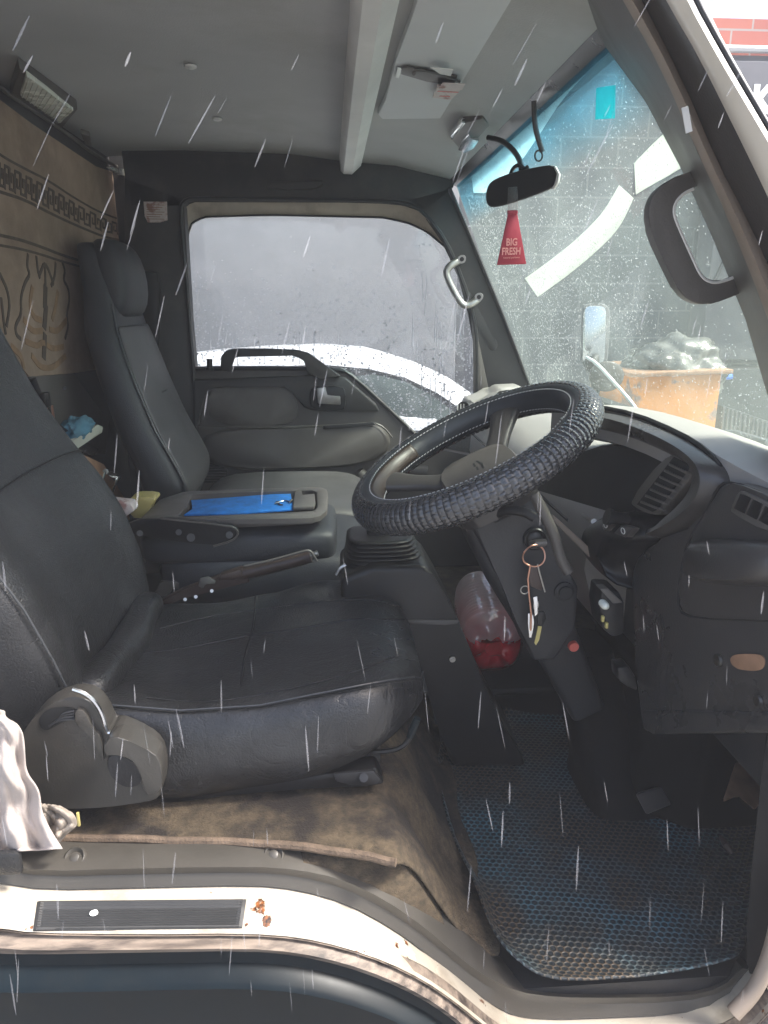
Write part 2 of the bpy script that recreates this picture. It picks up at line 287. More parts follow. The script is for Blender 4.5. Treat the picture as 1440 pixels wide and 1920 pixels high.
def round2(L,k=2,closed=True): return [(p.x,p.y) for p in smoothpts([V((a,b,0)) for a,b in L],k,closed)]
def obj(name,bm,m,parent=None,ang=40,sub=0,label=None,solid=0):
    bmesh.ops.recalc_face_normals(bm,faces=bm.faces[:])
    for f in bm.faces: f.smooth=True
    for e in bm.edges:
        if len(e.link_faces)==2 and e.calc_face_angle(0)>R(ang) and not sub: e.smooth=False
    me=bpy.data.meshes.new(name); bm.to_mesh(me); bm.free()
    for x in (m if isinstance(m,(list,tuple)) else [m]): me.materials.append(M[x])
    o=bpy.data.objects.new(name,me); S.collection.objects.link(o)
    if solid: md=o.modifiers.new('solid','SOLIDIFY'); md.thickness=solid; md.offset=0
    if sub: md=o.modifiers.new('sub','SUBSURF'); md.levels=sub; md.render_levels=sub
    if parent:
        o.parent=parent; o.matrix_parent_inverse=Matrix.Translation(-V(parent.location))
    if label: o['label']=label
    return o
def tag(o,label,cat,group=None,kind=None):
    if label: o['label']=label
    if cat: o['category']=cat
    if group: o['group']=group
    if kind: o['kind']=kind
    return o
def thing(name,loc,label,cat,group=None):
    o=bpy.data.objects.new(name,None); o.empty_display_size=.05; S.collection.objects.link(o); o.location=loc; return tag(o,label,cat,group)
def textmesh(bm,body,size,org,ux,uy,depth=.0006,sx=1,extra=0):
    """letters as mesh laid on the plane org,ux,uy"""
    cu=bpy.data.curves.new('t','FONT'); cu.body=body; cu.size=size; cu.extrude=0; cu.offset=extra; cu.resolution_u=3
    o=bpy.data.objects.new('t',cu); S.collection.objects.link(o); dg=bpy.context.evaluated_depsgraph_get(); dg.update()
    me=bpy.data.meshes.new_from_object(o.evaluated_get(dg)); S.collection.objects.unlink(o); bpy.data.objects.remove(o)
    b2=bmesh.new(); b2.from_mesh(me); r=bmesh.ops.extrude_face_region(b2,geom=b2.faces[:]); 
    for v in [g for g in r['geom'] if isinstance(g,bmesh.types.BMVert)]: v.co.z+=depth
    ux,uy=V(ux).normalized(),V(uy).normalized(); uz=ux.cross(uy)
    for v in b2.verts: c=v.co.copy(); v.co=V(org)+ux*c.x*sx+uy*c.y+uz*c.z
    b2.to_mesh(me); b2.free(); bm.from_mesh(me); bpy.data.meshes.remove(me)
def drops(bm,c,nrm,ux,uy,r,asp=1,h=.45):
    k=6; top=bm.verts.new(c+nrm*r*h)
    r1=[bm.verts.new(c+(ux*math.cos(t)+uy*math.sin(t)*asp)*r) for t in [2*math.pi*i/k for i in range(k)]]
    r2=[bm.verts.new(c+(ux*math.cos(t)+uy*math.sin(t)*asp)*r*.66+nrm*r*h*.75) for t in [2*math.pi*i/k for i in range(k)]]
    for i in range(k):
        j=(i+1)%k; bm.faces.new((r1[i],r1[j],r2[j],r2[i])); bm.faces.new((r2[i],r2[j],top))
    bm.faces.new(r1[::-1])
from mathutils.bvhtree import BVHTree
def bvh(o): return BVHTree.FromPolygons([v.co for v in o.data.vertices],[p.vertices[:] for p in o.data.polygons])
def on(tree,px,py,lift=0,back=None):
    r=ray(px,py).normalized(); h,n,_,_=tree.ray_cast(CAM,r)
    if h is None: return back
    if n.dot(r)>0: n=-n
    return h+n*lift
def decal(bm,tree,L,lift=.0006,k=1):
    pts=round2(L,k); cx=sum(p[0] for p in pts)/len(pts); cy=sum(p[1] for p in pts)/len(pts); rings=[]
    for s in (1,.7,.35): 
        rings.append([on(tree,cx+(a-cx)*s,cy+(b-cy)*s,lift) for a,b in pts])
    if any(p is None for r in rings for p in r): return
    loft(bm,rings,False,True)
def superloop(c,ux,uy,a,b,e=.5,n=20):
    out=[]
    for i in range(n):
        t=2*math.pi*i/n; cs,sn=math.cos(t),math.sin(t)
        out.append(V(c)+V(ux)*a*math.copysign(abs(cs)**e,cs)+V(uy)*b*math.copysign(abs(sn)**e,sn))
    return out
# ================= the cab =================
cab=thing('truck_cab',(0,.8,-.02),'grimy grey truck cab with its driver door open and rust spots on the sill','truck')
# floor, firewall, rear wall (closed shell so that light only enters by door and glass)
bm=B(); box(bm,(.1,.86,-.04),(1.5,1.62,.05)); obj('floor_pan',bm,'dark',cab)
bm=B(); box(bm,(.86,.86,.25),(.04,1.62,.62)); obj('firewall',bm,'matte',cab)
bm=B(); box(bm,(-.66,.87,.625),(.05,1.75,1.345)); obj('rear_wall',bm,'dark2',cab)
bm=B(); prism(bm,[V((-.68,1.72,-.06)),V((.88,1.72,-.06)),V((.88,1.72,.45)),V((.8,1.72,.55)),V((.5,1.72,.44)),V((-.43,1.72,.44)),V((-.43,1.72,1.28)),V((-.68,1.72,1.28))],(0,.03,0)); obj('far_side_panel',bm,'dark2',cab)
bm=B(); prism(bm,[V((.70,.06,-.015)),V((.70,1.6,-.015)),V((.80,1.6,.3)),V((.80,.06,.3))],(.03,0,0)); obj('toe_board',bm,'matte',cab)
bm=B(); box(bm,(-.74,.85,.4),(.1,1.72,1.8),.01); obj('rear_outer_wall',bm,'pale',cab)
bm=B(); prism(bm,[V((.62,.0,-.45)),V((.95,.0,-.45)),V((.93,.0,.3)),V((.86,.0,.54)),V((.64,.0,.56)),V((.60,.0,.3))],(0,.05,0),.008); obj('front_side_panel',bm,'pale',cab)
bm=B(); prism(bm,[V((.93,.06,-.45)),V((.93,1.7,-.45)),V((.9,1.7,.44)),V((.9,.06,.47))],(.03,0,0),.008); obj('front_panel',bm,'pale',cab)
bm=B(); box(bm,(.08,.9,-.28),(1.55,1.5,.4),.01); obj('chassis',bm,'matte',cab)
# headliner
bm=B()
loft(bm,[[V((-.66,y,1.262)),V((-.4,y,1.268)),V((-.1,y,1.262)),V((.05,y,1.245)),V((.2,y,1.235)),V((.36,y,1.2)),V((.39,y,1.225)),V((.2,y,1.3)),V((-.64,y,1.3))] for y in (-.005,.5,1,1.5,1.7)])
hl=obj('headliner',bm,'head',cab)
for px,py in ((357,123),(407,222),(500,345)):
    bm=B(); c=P(px,py,z=1.262); 
    loft(bm,[[c+V((math.cos(t)*.011*k,math.sin(t)*.011*k,-z)) for t in [2*math.pi*i/14 for i in range(14)]] for k,z in ((1,0),(1,.003),(.6,.005))]); obj('clip',bm,'beam',hl)
# side header over passenger window and pillars
HY=1.62
bm=B(); prism(bm,PS([(225,262),(870,262),(850,352),(838,362),(800,395),(790,389),(760,379),(700,376),(360,372),(348,376),(341,388),(240,388)],y=HY),(0,.05,0),.004); prism(bm,PS([(500,352),(540,356),(590,354),(606,346),(604,338),(505,340)],y=HY-.012),(0,.02,0),.003); obj('roof_side_rail',bm,'dark2',cab)
# front pillar far side
bm=B(); far_in=[(760,374),(800,395),(838,450),(866,520),(888,590),(893,640),(893,790)]; far_out=[(838,352),(870,420),(905,505),(940,590),(975,680),(1000,745),(1012,800)]
prism(bm,PS(far_in,y=HY)+PS(far_out[::-1],y=HY),(0,.06,0),.006,3); fp=obj('front_pillar_far',bm,'dark2',cab)
bm=B(); tube(bm,[P(a,b,y=HY-.004) for a,b in [(842,352),(872,420),(907,505),(942,590),(977,680),(1000,742)]],.006,6); obj('edge_seal',bm,'seal',fp)
bm=B(); prism(bm,PS(round2([(868,548),(880,540),(925,630),(935,645),(928,660),(915,655)],2),y=HY-.001),(0,.01,0),.003); obj('recess_strip',bm,'dark',fp)
bm=B(); prism(bm,PS([(888,622),(896,632),(921,752),(914,800),(889,800)],y=HY-.006),(0,.01,0),.002); obj('mirror_corner_cover',bm,'grey',fp)
# rear pillar far side
bm=B(); prism(bm,PS([(232,330),(341,370),(345,388),(350,470),(358,600),(366,690),(372,900),(240,1010)],y=HY),(0,.05,0),.005); rp=obj('rear_pillar_far',bm,'dark2',cab)
bm=B(); tube(bm,smoothpts([P(a,b,y=HY-.003) for a,b in [(372,880),(362,700),(352,560),(341,440),(338,395),(343,378),(360,371),(500,373),(700,377),(760,381),(795,396),(836,450),(866,520),(889,592),(895,645),(893,790)]],1),.006,6); obj('door_opening_seal',bm,'seal',rp)
bm=B(); prism(bm,PS([(269,378),(313,378),(314,413),(300,417),(277,417),(271,405)],y=HY-.002),(0,.002,0),.0006)
lb=obj('warning_label',bm,'paper',rp)
bm=B()
for k in range(7): 
    a=P(275,384+k*4.4,y=HY-.0026); b=P(308-(k%3)*4,384.6+k*4.4,y=HY-.0026); ribbon(bm,[a,b],.0016,(0,-1,0),.0003)
obj('print_lines',bm,'wood',lb)
bm=B(); prism(bm,PS([(262,505),(296,512),(300,540),(296,720),(268,700)],y=HY-.01),(0,.012,0),.005); obj('belt_guide_panel',bm,'dark',rp)
# front header trim above windscreen and near upper corner
bm=B(); 
def wsx(z): return .872-.41*z
loft(bm,[[V((wsx(1.2)-.028,y,1.215)),V((wsx(1.185)-.014,y,1.192)),V((wsx(1.185)+.004,y,1.183)),V((wsx(1.2)+.05,y,1.2)),V((wsx(1.2)+.03,y,1.29)),V((wsx(1.2)-.03,y,1.29))] for y in (-.01,.4,.8,1.2,1.66)])
obj('windscreen_header',bm,'dash',cab)
# cross beam (shelf lip) of the headliner
bm=B(); yb=[.0,.4,.8,1.2,1.575]
loft(bm,[[V((.035,y,1.262)),V((.04,y,1.212)),V((.048,y,1.204)),V((.072,y,1.203)),V((.098,y,1.226)),V((.102,y,1.262))] for y in yb])
obj('cross_beam',bm,'beam',cab)
# near front pillar: sweep of rails, glass edge to outer skin
rails=[
 [P(a,b,pl=WS,d=-.004) for a,b in [(1035,-90),(1128,78),(1210,190),(1280,322),(1340,455),(1398,600),(1450,780),(1490,1000)]],
 [P(a,b,y=.15) for a,b in [(1075,-90),(1150,40),(1230,165),(1298,300),(1358,432),(1415,580),(1470,760),(1510,980)]],
 [P(a,b,y=.09) for a,b in [(1110,-100),(1168,0),(1240,130),(1308,285),(1370,420),(1430,570),(1490,740),(1540,950)]],
 [P(a,b,y=.07) for a,b in [(1128,-100),(1186,0),(1262,140),(1328,295),(1386,415),(1446,560),(1506,720),(1560,930)]],
 [P(a,b,y=.078) for a,b in [(1145,-100),(1204,0),(1280,150),(1345,303),(1402,412),(1462,545),(1525,700),(1580,910)]],
 [P(a,b,y=.03) for a,b in [(1195,-100),(1248,0),(1312,110),(1372,230),(1438,365),(1500,500),(1560,650),(1620,850)]],
 [P(a,b,y=.012) for a,b in [(1225,-100),(1266,0),(1326,105),(1384,210),(1450,330),(1514,450),(1580,600),(1650,800)]],
 [P(a,b,y=.0) for a,b in [(1245,-100),(1287,0),(1342,100),(1398,195),(1466,310),(1530,420),(1600,560),(1690,760)]],
]
def sweep(bm,ra,rb,thick): # strip between two rails plus depth
    back=[p+V(thick) for p in rb]; back0=[p+V(thick) for p in ra]
    loft(bm,[[a,b,c,d] for a,b,c,d in zip(ra,rb,back,back0)])
bm=B(); loft(bm,[[r[i] for r in rails[:3]]+[rails[2][i]+V((.05,.03,0)),rails[0][i]+V((.03,.0,0))] for i in range(8)]); npil=obj('front_pillar_near',bm,'grey',cab,ang=60)
def rs(k,t=None): return smoothpts(rails[k],1)
def railstrip(bm,ks,off):
    R_=[smoothpts(rails[k],1) for k in ks]
    loft(bm,[[r[i] for r in R_]+[R_[-1][i]+V(off),R_[0][i]+V(off)] for i in range(len(R_[0]))])
bm=B(); railstrip(bm,[2,3,4],(.03,.04,0)); obj('tan_weatherstrip',bm,'tanseal',npil,ang=70)
bm=B(); railstrip(bm,[4,5],(.04,.05,0)); obj('dark_channel',bm,'dash',npil,ang=70)
bm=B(); railstrip(bm,[5,6,7],(.05,.05,0)); obj('painted_edge',bm,'pale',npil,ang=80)
bm=B(); q=smoothpts([p+V((.004,-.006,0)) for p in rails[7]],1); tube(bm,q,.0022,6); obj('drip_moulding',bm,'seal',npil)
bm=B(); a=P(1284,205,y=.06); b=P(1291,245,y=.06); ribbon(bm,[a,b],.006,(-.3,-1,0),.002); obj('clip_tab',bm,'beam',npil)
# windscreen: pane, shade band, white bands standing in for a pale sheet and reflections, drops
def WP(px,py,d=0): return P(px,py,pl=WS,d=d)
wn=WS[0]; bm=B(); y0,y1=.2,1.66
prism(bm,[V((wsx(1.205),y0,1.205)),V((wsx(1.205),y1,1.205)),V((wsx(.5),y1,.5)),V((wsx(.5),y0,.5))],wn*.004); ws=obj('windscreen',bm,'wglass',cab)
bm=B(); prism(bm,[V((wsx(z),y,z))+wn*-.003 for z,y in ((1.2,.21),(1.2,1.64),(1.06,1.64),(1.06,.21))],wn*.001); obj('blue_shade_band',bm,'tint',ws)
bm=B(); prism(bm,[WP(a,b,-.005) for a,b in [(1118,165),(1153,160),(1152,222),(1116,224)]],wn*.001); obj('cyan_tape',bm,'tape',ws)
def glare_band(name,L,d=.006,m='film',k=1):
    bm=B(); prism(bm,[WP(a,b,d) for a,b in round2(L,k)],wn*.0012); return obj(name,bm,m,ws)
A=smoothpts([V((a,b,0)) for a,b in [(1150,92),(1100,135),(1050,190),(1005,262),(965,318),(920,362),(888,362)]],2)
Bq=smoothpts([V((a,b,0)) for a,b in [(1120,82),(1075,118),(1028,165),(985,222),(945,272),(915,310),(884,330)]],2)
bm=B(); prism(bm,[WP(p.x,p.y,.006) for p in A]+[WP(p.x,p.y,.006) for p in Bq[::-1]],wn*.0012); obj('crescent_sheet_glare',bm,'film2',ws)
glare_band('corner_sheet_glare',[(1010,192),(985,222),(945,272),(915,310),(892,330),(892,300),(930,262),(965,228),(1000,190)],.0085,'film2')
def arcband(name,outer,inner):
    A=smoothpts([V((a,b,0)) for a,b in outer],2); C=smoothpts([V((a,b,0)) for a,b in inner],2)
    bm=B(); prism(bm,[WP(p.x,p.y,.006) for p in A]+[WP(p.x,p.y,.006) for p in C[::-1]],wn*.0012); obj(name,bm,'film',ws)
arcband('band_sheet_glare',[(984,522),(1040,482),(1085,445),(1130,400),(1160,348)],[(1008,557),(1060,520),(1115,475),(1160,430),(1187,372)])
arcband('flag_sheet_glare',[(1189,306),(1225,268),(1262,235),(1300,205)],[(1192,365),(1225,345),(1262,325),(1305,295)])
random.seed(3); bm=B(); uy=V((0,1,0)); uu=wn.cross(uy)
for i in range(15000):
    y=random.uniform(.22,1.6); z=random.uniform(.52,1.19)
    if random.random()>.25+.75*max(0,noise.noise(V((y*3,z*4,2)))+.45): continue
    r=random.choice((.0006,.0008,.001,.0013))*(.55+.75*y); drops(bm,V((wsx(z),y,z))+wn*.0042,wn,uy,uu,r,random.uniform(.7,1.3))
obj('rain_drops',bm,'drop',ws)['kind']='stuff'
# far side seal of the windscreen
# seat platform and carpet
bm=B()
def carpet_profile(x):   # height of the seat platform, rolling down into the footwell
    if x<.05: return .205
    t=min(1,(x-.05)/.15); return .205-.205*(t*t*(3-2*t))
xs=[-.635,-.5,-.3,-.1,0,.05,.08,.1,.12,.14,.16,.185,.205]
def yn(x): return .055 if x<-.02 else .052+.02*min(1,max(0,x-.06)/.12)
loft(bm,[[V((x,yn(x)+k*.03,carpet_profile(x-.035*(k/30))-(.0 if k else .006)+.003*math.sin(k*1.9+x*21))) for k in range(0,22)]+[V((x,.7,-.02)),V((x,yn(x),-.02))] for x in xs])
obj('seat_platform',bm,'carpet',cab,ang=80)
# rolled sill: rails from photo
A_=[(-260,1580),(-90,1582),(60,1586),(150,1589),(300,1586),(470,1578),(560,1585),(640,1604),(722,1636),(790,1680),(845,1725),(900,1775),(950,1818),(1000,1845),(1090,1852),(1284,1846),(1345,1828),(1378,1800)]
Bc=[(-260,1596),(-90,1606),(0,1615),(72,1630),(261,1624),(472,1621),(555,1626),(639,1644),(722,1683),(800,1738),(845,1778),(895,1818),(950,1848),(1000,1862),(1090,1868),(1284,1866),(1353,1848),(1390,1812)]
Cc=[(-260,1640),(-90,1645),(0,1655),(83,1668),(261,1664),(472,1659),(560,1668),(650,1694),(735,1740),(800,1788),(849,1828),(895,1866),(940,1894),(985,1912),(1090,1910),(1284,1902),(1376,1880),(1424,1834)]
Dc=[(-260,1735),(-90,1735),(0,1740),(60,1749),(261,1752),(461,1750),(560,1757),(645,1776),(725,1803),(795,1838),(845,1872),(890,1908),(935,1945),(985,1972),(1090,1978),(1284,1970),(1400,1940),(1455,1880)]
Ec=[(-260,1782),(-90,1784),(0,1788),(60,1790),(261,1786),(461,1783),(555,1791),(640,1810),(720,1838),(790,1872),(840,1905),(885,1945),(930,1985),(985,2016),(1090,2022),(1284,2014),(1420,1980),(1480,1910)]
rl=[[P(a,b,y=.075) for a,b in A_],[P(a,b,y=.045) for a,b in Bc],[P(a,b,y=.04) for a,b in Cc],[P(a,b,y=-.012) for a,b in Dc],[P(a,b,y=-.02) for a,b in Ec]]
rl=[smoothpts(r,1) for r in rl]; n=len(rl[0])
mid=lambda a,b,t:a+(b-a)*t
bm=B(); loft(bm,[[rl[0][i]+V((0,.03,-.012)),rl[0][i],mid(rl[0][i],rl[1][i],.8),rl[1][i]+V((0,-.002,-.001)),mid(rl[1][i],rl[2][i],.5)+V((0,.004,0)),rl[2][i],rl[2][i]+V((0,.05,-.01))] for i in range(n)]); strim=obj('sill_trim',bm,'trim',cab,ang=35)
bm=B(); loft(bm,[[rl[2][i]+V((0,.02,-.004)),rl[2][i]+V((0,-.004,-.003)),mid(rl[2][i],rl[3][i],.3)+V((0,-.012,.0)),mid(rl[2][i],rl[3][i],.8)+V((0,-.008,.0)),rl[3][i],rl[3][i]+V((0,.06,-.01))] for i in range(n)]); sill=obj('painted_sill',bm,'paint',cab,ang=60)
bm=B(); loft(bm,[[rl[3][i]+V((0,.02,.0)),rl[3][i]+V((0,-.001,-.002)),mid(rl[3][i],rl[4][i],.35)+V((0,.006,0)),mid(rl[3][i],rl[4][i],.6)+V((0,-.006,0)),rl[4][i],rl[4][i]+V((0,.06,0))] for i in range(n)]); obj('grimy_sill_edge',bm,'paintdirty',cab,ang=30)
# gutter and lower dark panel
bm=B(); lo=lambda p,dy,dz:V((p.x,p.y+dy,p.z+dz))
loft(bm,[[rl[4][i]+V((0,.04,.0)),lo(rl[4][i],.012,-.006),lo(rl[4][i],.006,-.022),lo(rl[4][i],-.012,-.03),lo(rl[4][i],-.016,-.036),lo(rl[4][i],-.004,-.044),lo(rl[4][i],.02,-.06),lo(rl[4][i],.03,-.3),lo(rl[4][i],.06,-.3)] for i in range(n)]); obj('lower_body_panel',bm,'teal',cab,ang=40)
for (a,b) in ((140,1608),(513,1603)):
    c=P(a,b,y=.06); bm=B(); nn=(V((0,-.55,.83))).normalized(); u=V((1,0,0)); v=nn.cross(u)
    loft(bm,[[c+nn*h+(u*math.cos(t)+v*math.sin(t))*r for t in [2*math.pi*i/18 for i in range(18)]] for r,h in ((.0135,-.002),(.0125,.001),(.011,.002),(.007,-.0025),(.0055,.002),(.003,.003))]); obj('plastic_rivet',bm,'trim',strim)
# scuff plate on sill
PLq=[(75,1690),(455,1686),(462,1693),(453,1736),(446,1743),(60,1747),(54,1740),(64,1698)]
TS=bvh(sill)
C_=lambda a,b:on(TS,a,b) or P(a,b,y=0)
rustify(M['paint'],[(C_(483,1698),(.8,1.2),.006,.03),(C_(503,1728),(1,1.5),.005,.022),(C_(744,1772),(1.2,.8),.003,.02),(C_(764,1796),(1.2,1.1),.003,.016),(C_(905,1880),(.6,.8),.004,.03),(C_(20,1748),(.4,1.2),.002,.02)])
rows=[]; bm=B()
def sq(u,v): # u along, v across
    a=(64+(8*(1-min(1,v*5))**2),1691+0*v); x=(62+8*(1-v))*(1-u)+(460+2*(1-v)-6*v)*u; y=(1691*(1-u)+1687*u)*(1-v)+(1746*(1-u)+1741*u)*v; return x,y
for i in range(25):
    row=[]
    for j in range(61):
        h=.0008 if i in(0,24) or j in(0,60) else (.0030 if i in (1,23) or j in (1,59) else .0016+.0016*(1 if i%2==0 else 0)); row.append(on(TS,*sq(j/60,i/24),h))
    rows.append(row)
loft(bm,rows,False,False,closed=False); so_=obj('scuff_plate',bm,'scuff',sill,ang=20)
bm=B(); decal(bm,TS,[(170,1712),(182,1708),(186,1716),(178,1722),(168,1720)],.0042); obj('paint_fleck',bm,'white',so_)
def blotch(c,u,v,pts,th): return [c+u*a+v*b for a,b in pts]
def rustspot(L,y,o=.016):
    bm=B(); decal(bm,TS,L,.0007,2); obj('rust_spot',bm,'rust',sill)
# patterned rug on the rear wall
RX=-.628
rug=[]
rt=thing('wall_rug',(RX,1.0,.66),'tan patterned rug hung on the rear wall of the cab behind the seats','rug')
topc=[(-60,110),(0,188),(60,232),(120,272),(180,312),(235,330)]
botc=[(250,660),(200,690),(135,700),(60,712),(0,640),(-80,640)]
bm=B(); prism(bm,[P(a,b,x=RX) for a,b in topc+[(243,400),(243,520)]+botc],(-.008,0,0),.001,1); obj('pile',bm,'rug',rt)
def rb(bm,L,w,k=2): ribbon(bm,smoothpts([P(a,b,x=RX+.0005) for a,b in L],k),w,(1,0,0),.0009)
bm=B()
rb(bm,[(-40,260),(0,291),(45,316),(90,338),(140,372),(190,400),(240,416)],.005)
rb(bm,[(-40,345),(0,360),(45,374),(90,398),(130,417),(160,430),(200,446),(240,452)],.006)
rb(bm,[(-30,435),(0,441),(40,450),(80,464),(115,478),(160,492)],.006)
rb(bm,[(-30,455),(0,460),(40,467),(80,478),(115,490),(160,502)],.005)
tp=[P(a,b,x=RX+.0006) for a,b in [(-20,290),(20,312),(65,335),(110,360),(150,385),(195,408),(238,424)]]
bt=[P(a,b,x=RX+.0006) for a,b in [(-20,345),(20,360),(65,380),(110,401),(150,420),(195,436),(238,444)]]
N=26
def ip(L,t): s=t*(len(L)-1); i=min(int(s),len(L)-2); return L[i].lerp(L[i+1],s-i)
for k in range(N):   # greek key
    t0=k/N; dt=1/N
    q=lambda a,b:ip(tp,min(1,t0+a*dt)).lerp(ip(bt,min(1,t0+a*dt)),b)
    ribbon(bm,[q(.05,.95),q(.05,.1),q(.85,.1),q(.85,.7),q(.4,.7),q(.4,.4)] if k%2 else [q(.05,.1),q(.05,.9),q(.85,.9),q(.85,.3),q(.4,.3),q(.4,.6)],.0055,(1,0,0),.0012)
# lower ornament
for L in ([(52,478),(50,500),(56,515),(46,530),(38,560),(40,590),(28,610),(30,628),(38,635)],[(116,490),(122,508),(118,525),(128,540),(130,565),(124,590),(128,612),(122,634)],
          [(68,482),(70,505),(74,520)],[(74,515),(84,488),(100,532)],[(104,494),(102,520),(96,535)],[(84,500),(85,540)],[(0,515),(14,545),(18,575),(12,610)],[(2,560),(6,600),(10,625)]):
    rb(bm,L,.0085)
for L in ([(85,540),(84,575)],[(86,575),(83,612)],[(84,630),(82,668)]): rb(bm,L,.02)
obj('dark_pattern',bm,'rugdark',rt)
bm=B()
for L in ([(60,540),(55,570),(62,595),(76,600)],[(108,548),(104,575),(98,598)],[(48,640),(70,650),(80,640),(98,655),(118,650)],[(60,668),(76,690),(100,690),(122,668)],[(45,600),(60,622),(78,620)],[(94,618),(108,622),(124,600)],[(22,650),(40,668),(44,690)]):
    rb(bm,L,.013)
obj('brown_pattern',bm,'rugmid',rt)
# panel under the rug
bm=B(); prism(bm,PS([(58,706),(140,700),(205,790),(200,850),(110,860),(60,800)],x=RX+.004),(-.02,0,0),.004); rwp=obj('rear_panel',bm,'grey',cab)
bm=B(); tube(bm,[P(121,728,x=RX+.004),P(121,728,x=RX+.008)],.004,8); obj('bolt',bm,'dark',rwp); bm=B(); tube(bm,[P(70,790,x=RX+.004),P(70,790,x=RX+.008)],.004,8); obj('bolt',bm,'dark',rwp)
bm=B(); tube(bm,smoothpts([P(a,b,x=-.615) for a,b in [(-60,110),(0,165),(60,205),(120,245),(180,292),(238,322),(250,326)]],1),.0045,8); obj('ceiling_edge_trim',bm,'grey',cab)
# interior lamp
c=[P(a,b,z=1.25) for a,b in [(-2,175),(22,205),(20,230),(35,100)]]
lamp=thing('ceiling_lamp',P(90,180,z=1.25),'off ribbed ceiling lamp with a white lens above the rear wall','lamp')
L4=PS([(50,142),(138,208),(113,232),(38,180)],z=1.238)
bm=B(); prism(bm,PS([(36,128),(146,206),(116,242),(20,182)],z=1.244),(0,0,.02),.003); obj('housing',bm,'grey',lamp)
bm=B(); prism(bm,L4,(0,0,.01),.002)
obj('lens',bm,'lens',lamp)
bm=B()
for k in range(11):
    t=(k+.5)/11; tube(bm,[L4[0].lerp(L4[1],t),L4[3].lerp(L4[2],t)],.0014,5)
obj('lens_ribs',bm,'lens',lamp)
bm=B(); prism(bm,PS([(198,313),(236,318),(236,330),(222,328)],x=-.6),(.008,0,0),.001); tag(obj('wall_clip',bm,'lens'),'small cream clip at the top corner of the rug','clip')
bm=B(); prism(bm,PS([(150,240),(168,246),(172,268),(158,262)],z=1.25),(0,0,-.012),.003); tag(obj('coat_hook',bm,'grey'),'small grey hook on the headliner beside the ceiling lamp','hook')
# ================= passenger door =================
dr=thing('passenger_door',(0,1.66,0),'closed grey passenger door with wet window and pull handle','door')
top=[(338,690),(400,688),(520,688),(640,690),(662,704),(700,745),(745,782),(790,826),(830,848),(900,858)]
bm=B(); prism(bm,PS(top,y=1.63)+[P(1010,860,y=1.63),V((.62,1.63,0)),V((-.46,1.63,0))],(0,.05,0),.006,3); pan=obj('panel',bm,'greydoor',dr)
bm=B(); tube(bm,smoothpts([P(a,b,y=1.628) for a,b in [(350,692),(560,691),(640,693),(665,708),(745,782),(790,826)]],1),.0065,6); obj('sill_seal',bm,'seal',pan)
# cream outer frame seen beyond the glass edge
outer=[(344,690),(344,430),(341,392),(350,376),(370,372),(500,373),(700,376),(762,382),(798,398),(838,452),(868,525)]
inner=[(364,690),(352,470),(352,440),(360,418),(382,407),(500,403),(640,406),(720,408),(765,418),(800,434),(838,466),(866,530)]
bm=B(); O=[P(a,b,y=1.67) for a,b in outer]; I=[P(a,b,y=1.70) for a,b in inner]
n=11; O2=[ip(O,k/30) for k in range(31)]; I2=[ip(I,k/30) for k in range(31)]
loft(bm,[[o_,i_,i_+V((0,.02,0)),o_+V((0,.05,0))] for o_,i_ in zip(O2,I2)]); fr=obj('cream_window_frame',bm,'jamb',dr,ang=60)
bm=B(); tube(bm,[p+V((0,-.001,0)) for p in I2],.003,6); obj('glass_run',bm,'seal',fr)
gl=[(344,694),(344,380),(500,372),(762,378),(842,440),(895,600),(905,860),(780,860)]
bm=B(); prism(bm,[P(345,380,y=1.7),P(760,375,y=1.7),P(850,440,y=1.7),P(905,600,y=1.7),P(925,870,y=1.7),P(700,870,y=1.7),P(345,720,y=1.7)],(0,.004,0)); gp=obj('window_pane',bm,'glass',dr)
random.seed(5); bm=B(); X,Z=V((1,0,0)),V((0,0,1)); cnt=0
for i in range(9000):
    px=random.uniform(352,892); py=random.uniform(400,812)
    den=max(0,min(1,(py-470)/190))**1.6
    if px>780: den=max(den,.5*min(1,(px-780)/60)*min(1,(py-400)/150)+.1)
    den*=.35+1.3*max(0,noise.noise(V((px*.028,py*.006,1)))+.35)
    if py<560 and random.random()<.006: den=1
    if random.random()>den: continue
    c=P(px,py,y=1.704); r=random.choice((.0012,.0015,.002,.0026,.0034)); drops(bm,c+V((0,0,0)),V((0,1,0)),X,Z,r*random.uniform(.9,1.3),random.uniform(.6,1.0)); cnt+=1
# running trails
for i in range(46):
    px=random.choice((random.uniform(372,640),random.uniform(770,885),random.uniform(790,885))); py=random.uniform(500,720) if px>700 else random.uniform(600,640); L=random.uniform(20,90)
    a=P(px,py,y=1.705); b=P(px+random.uniform(-2,3),min(py+L,700 if px<640 else 800),y=1.705)
    if b.z<a.z-.005: tube(bm,[a,a.lerp(b,.3)+X*.0008,a.lerp(b,.7)-X*.0008,b],[.0006,.001,.0013,.0018],5)
obj('rain_drops',bm,'drop',gp)['kind']='stuff'
# pull handle
bm=B(); yh=1.585
ho=[(413,694),(414,668),(424,657),(440,654),(500,654),(555,656),(578,662),(600,678),(640,706),(600,712),(577,700),(574,690),(572,676),(562,669),(548,667),(445,667),(436,671),(432,682),(432,698)]
prism(bm,PS(ho,y=yh),(0,.035,0),.004,3); obj('pull_handle',bm,'dark2',dr)
bm=B(); tube(bm,[P(393,690,y=1.6),P(393,673,y=1.6)],.0085,10); tube(bm,[P(393,694,y=1.6),P(393,689,y=1.6)],.013,10); obj('lock_knob',bm,'black',dr)
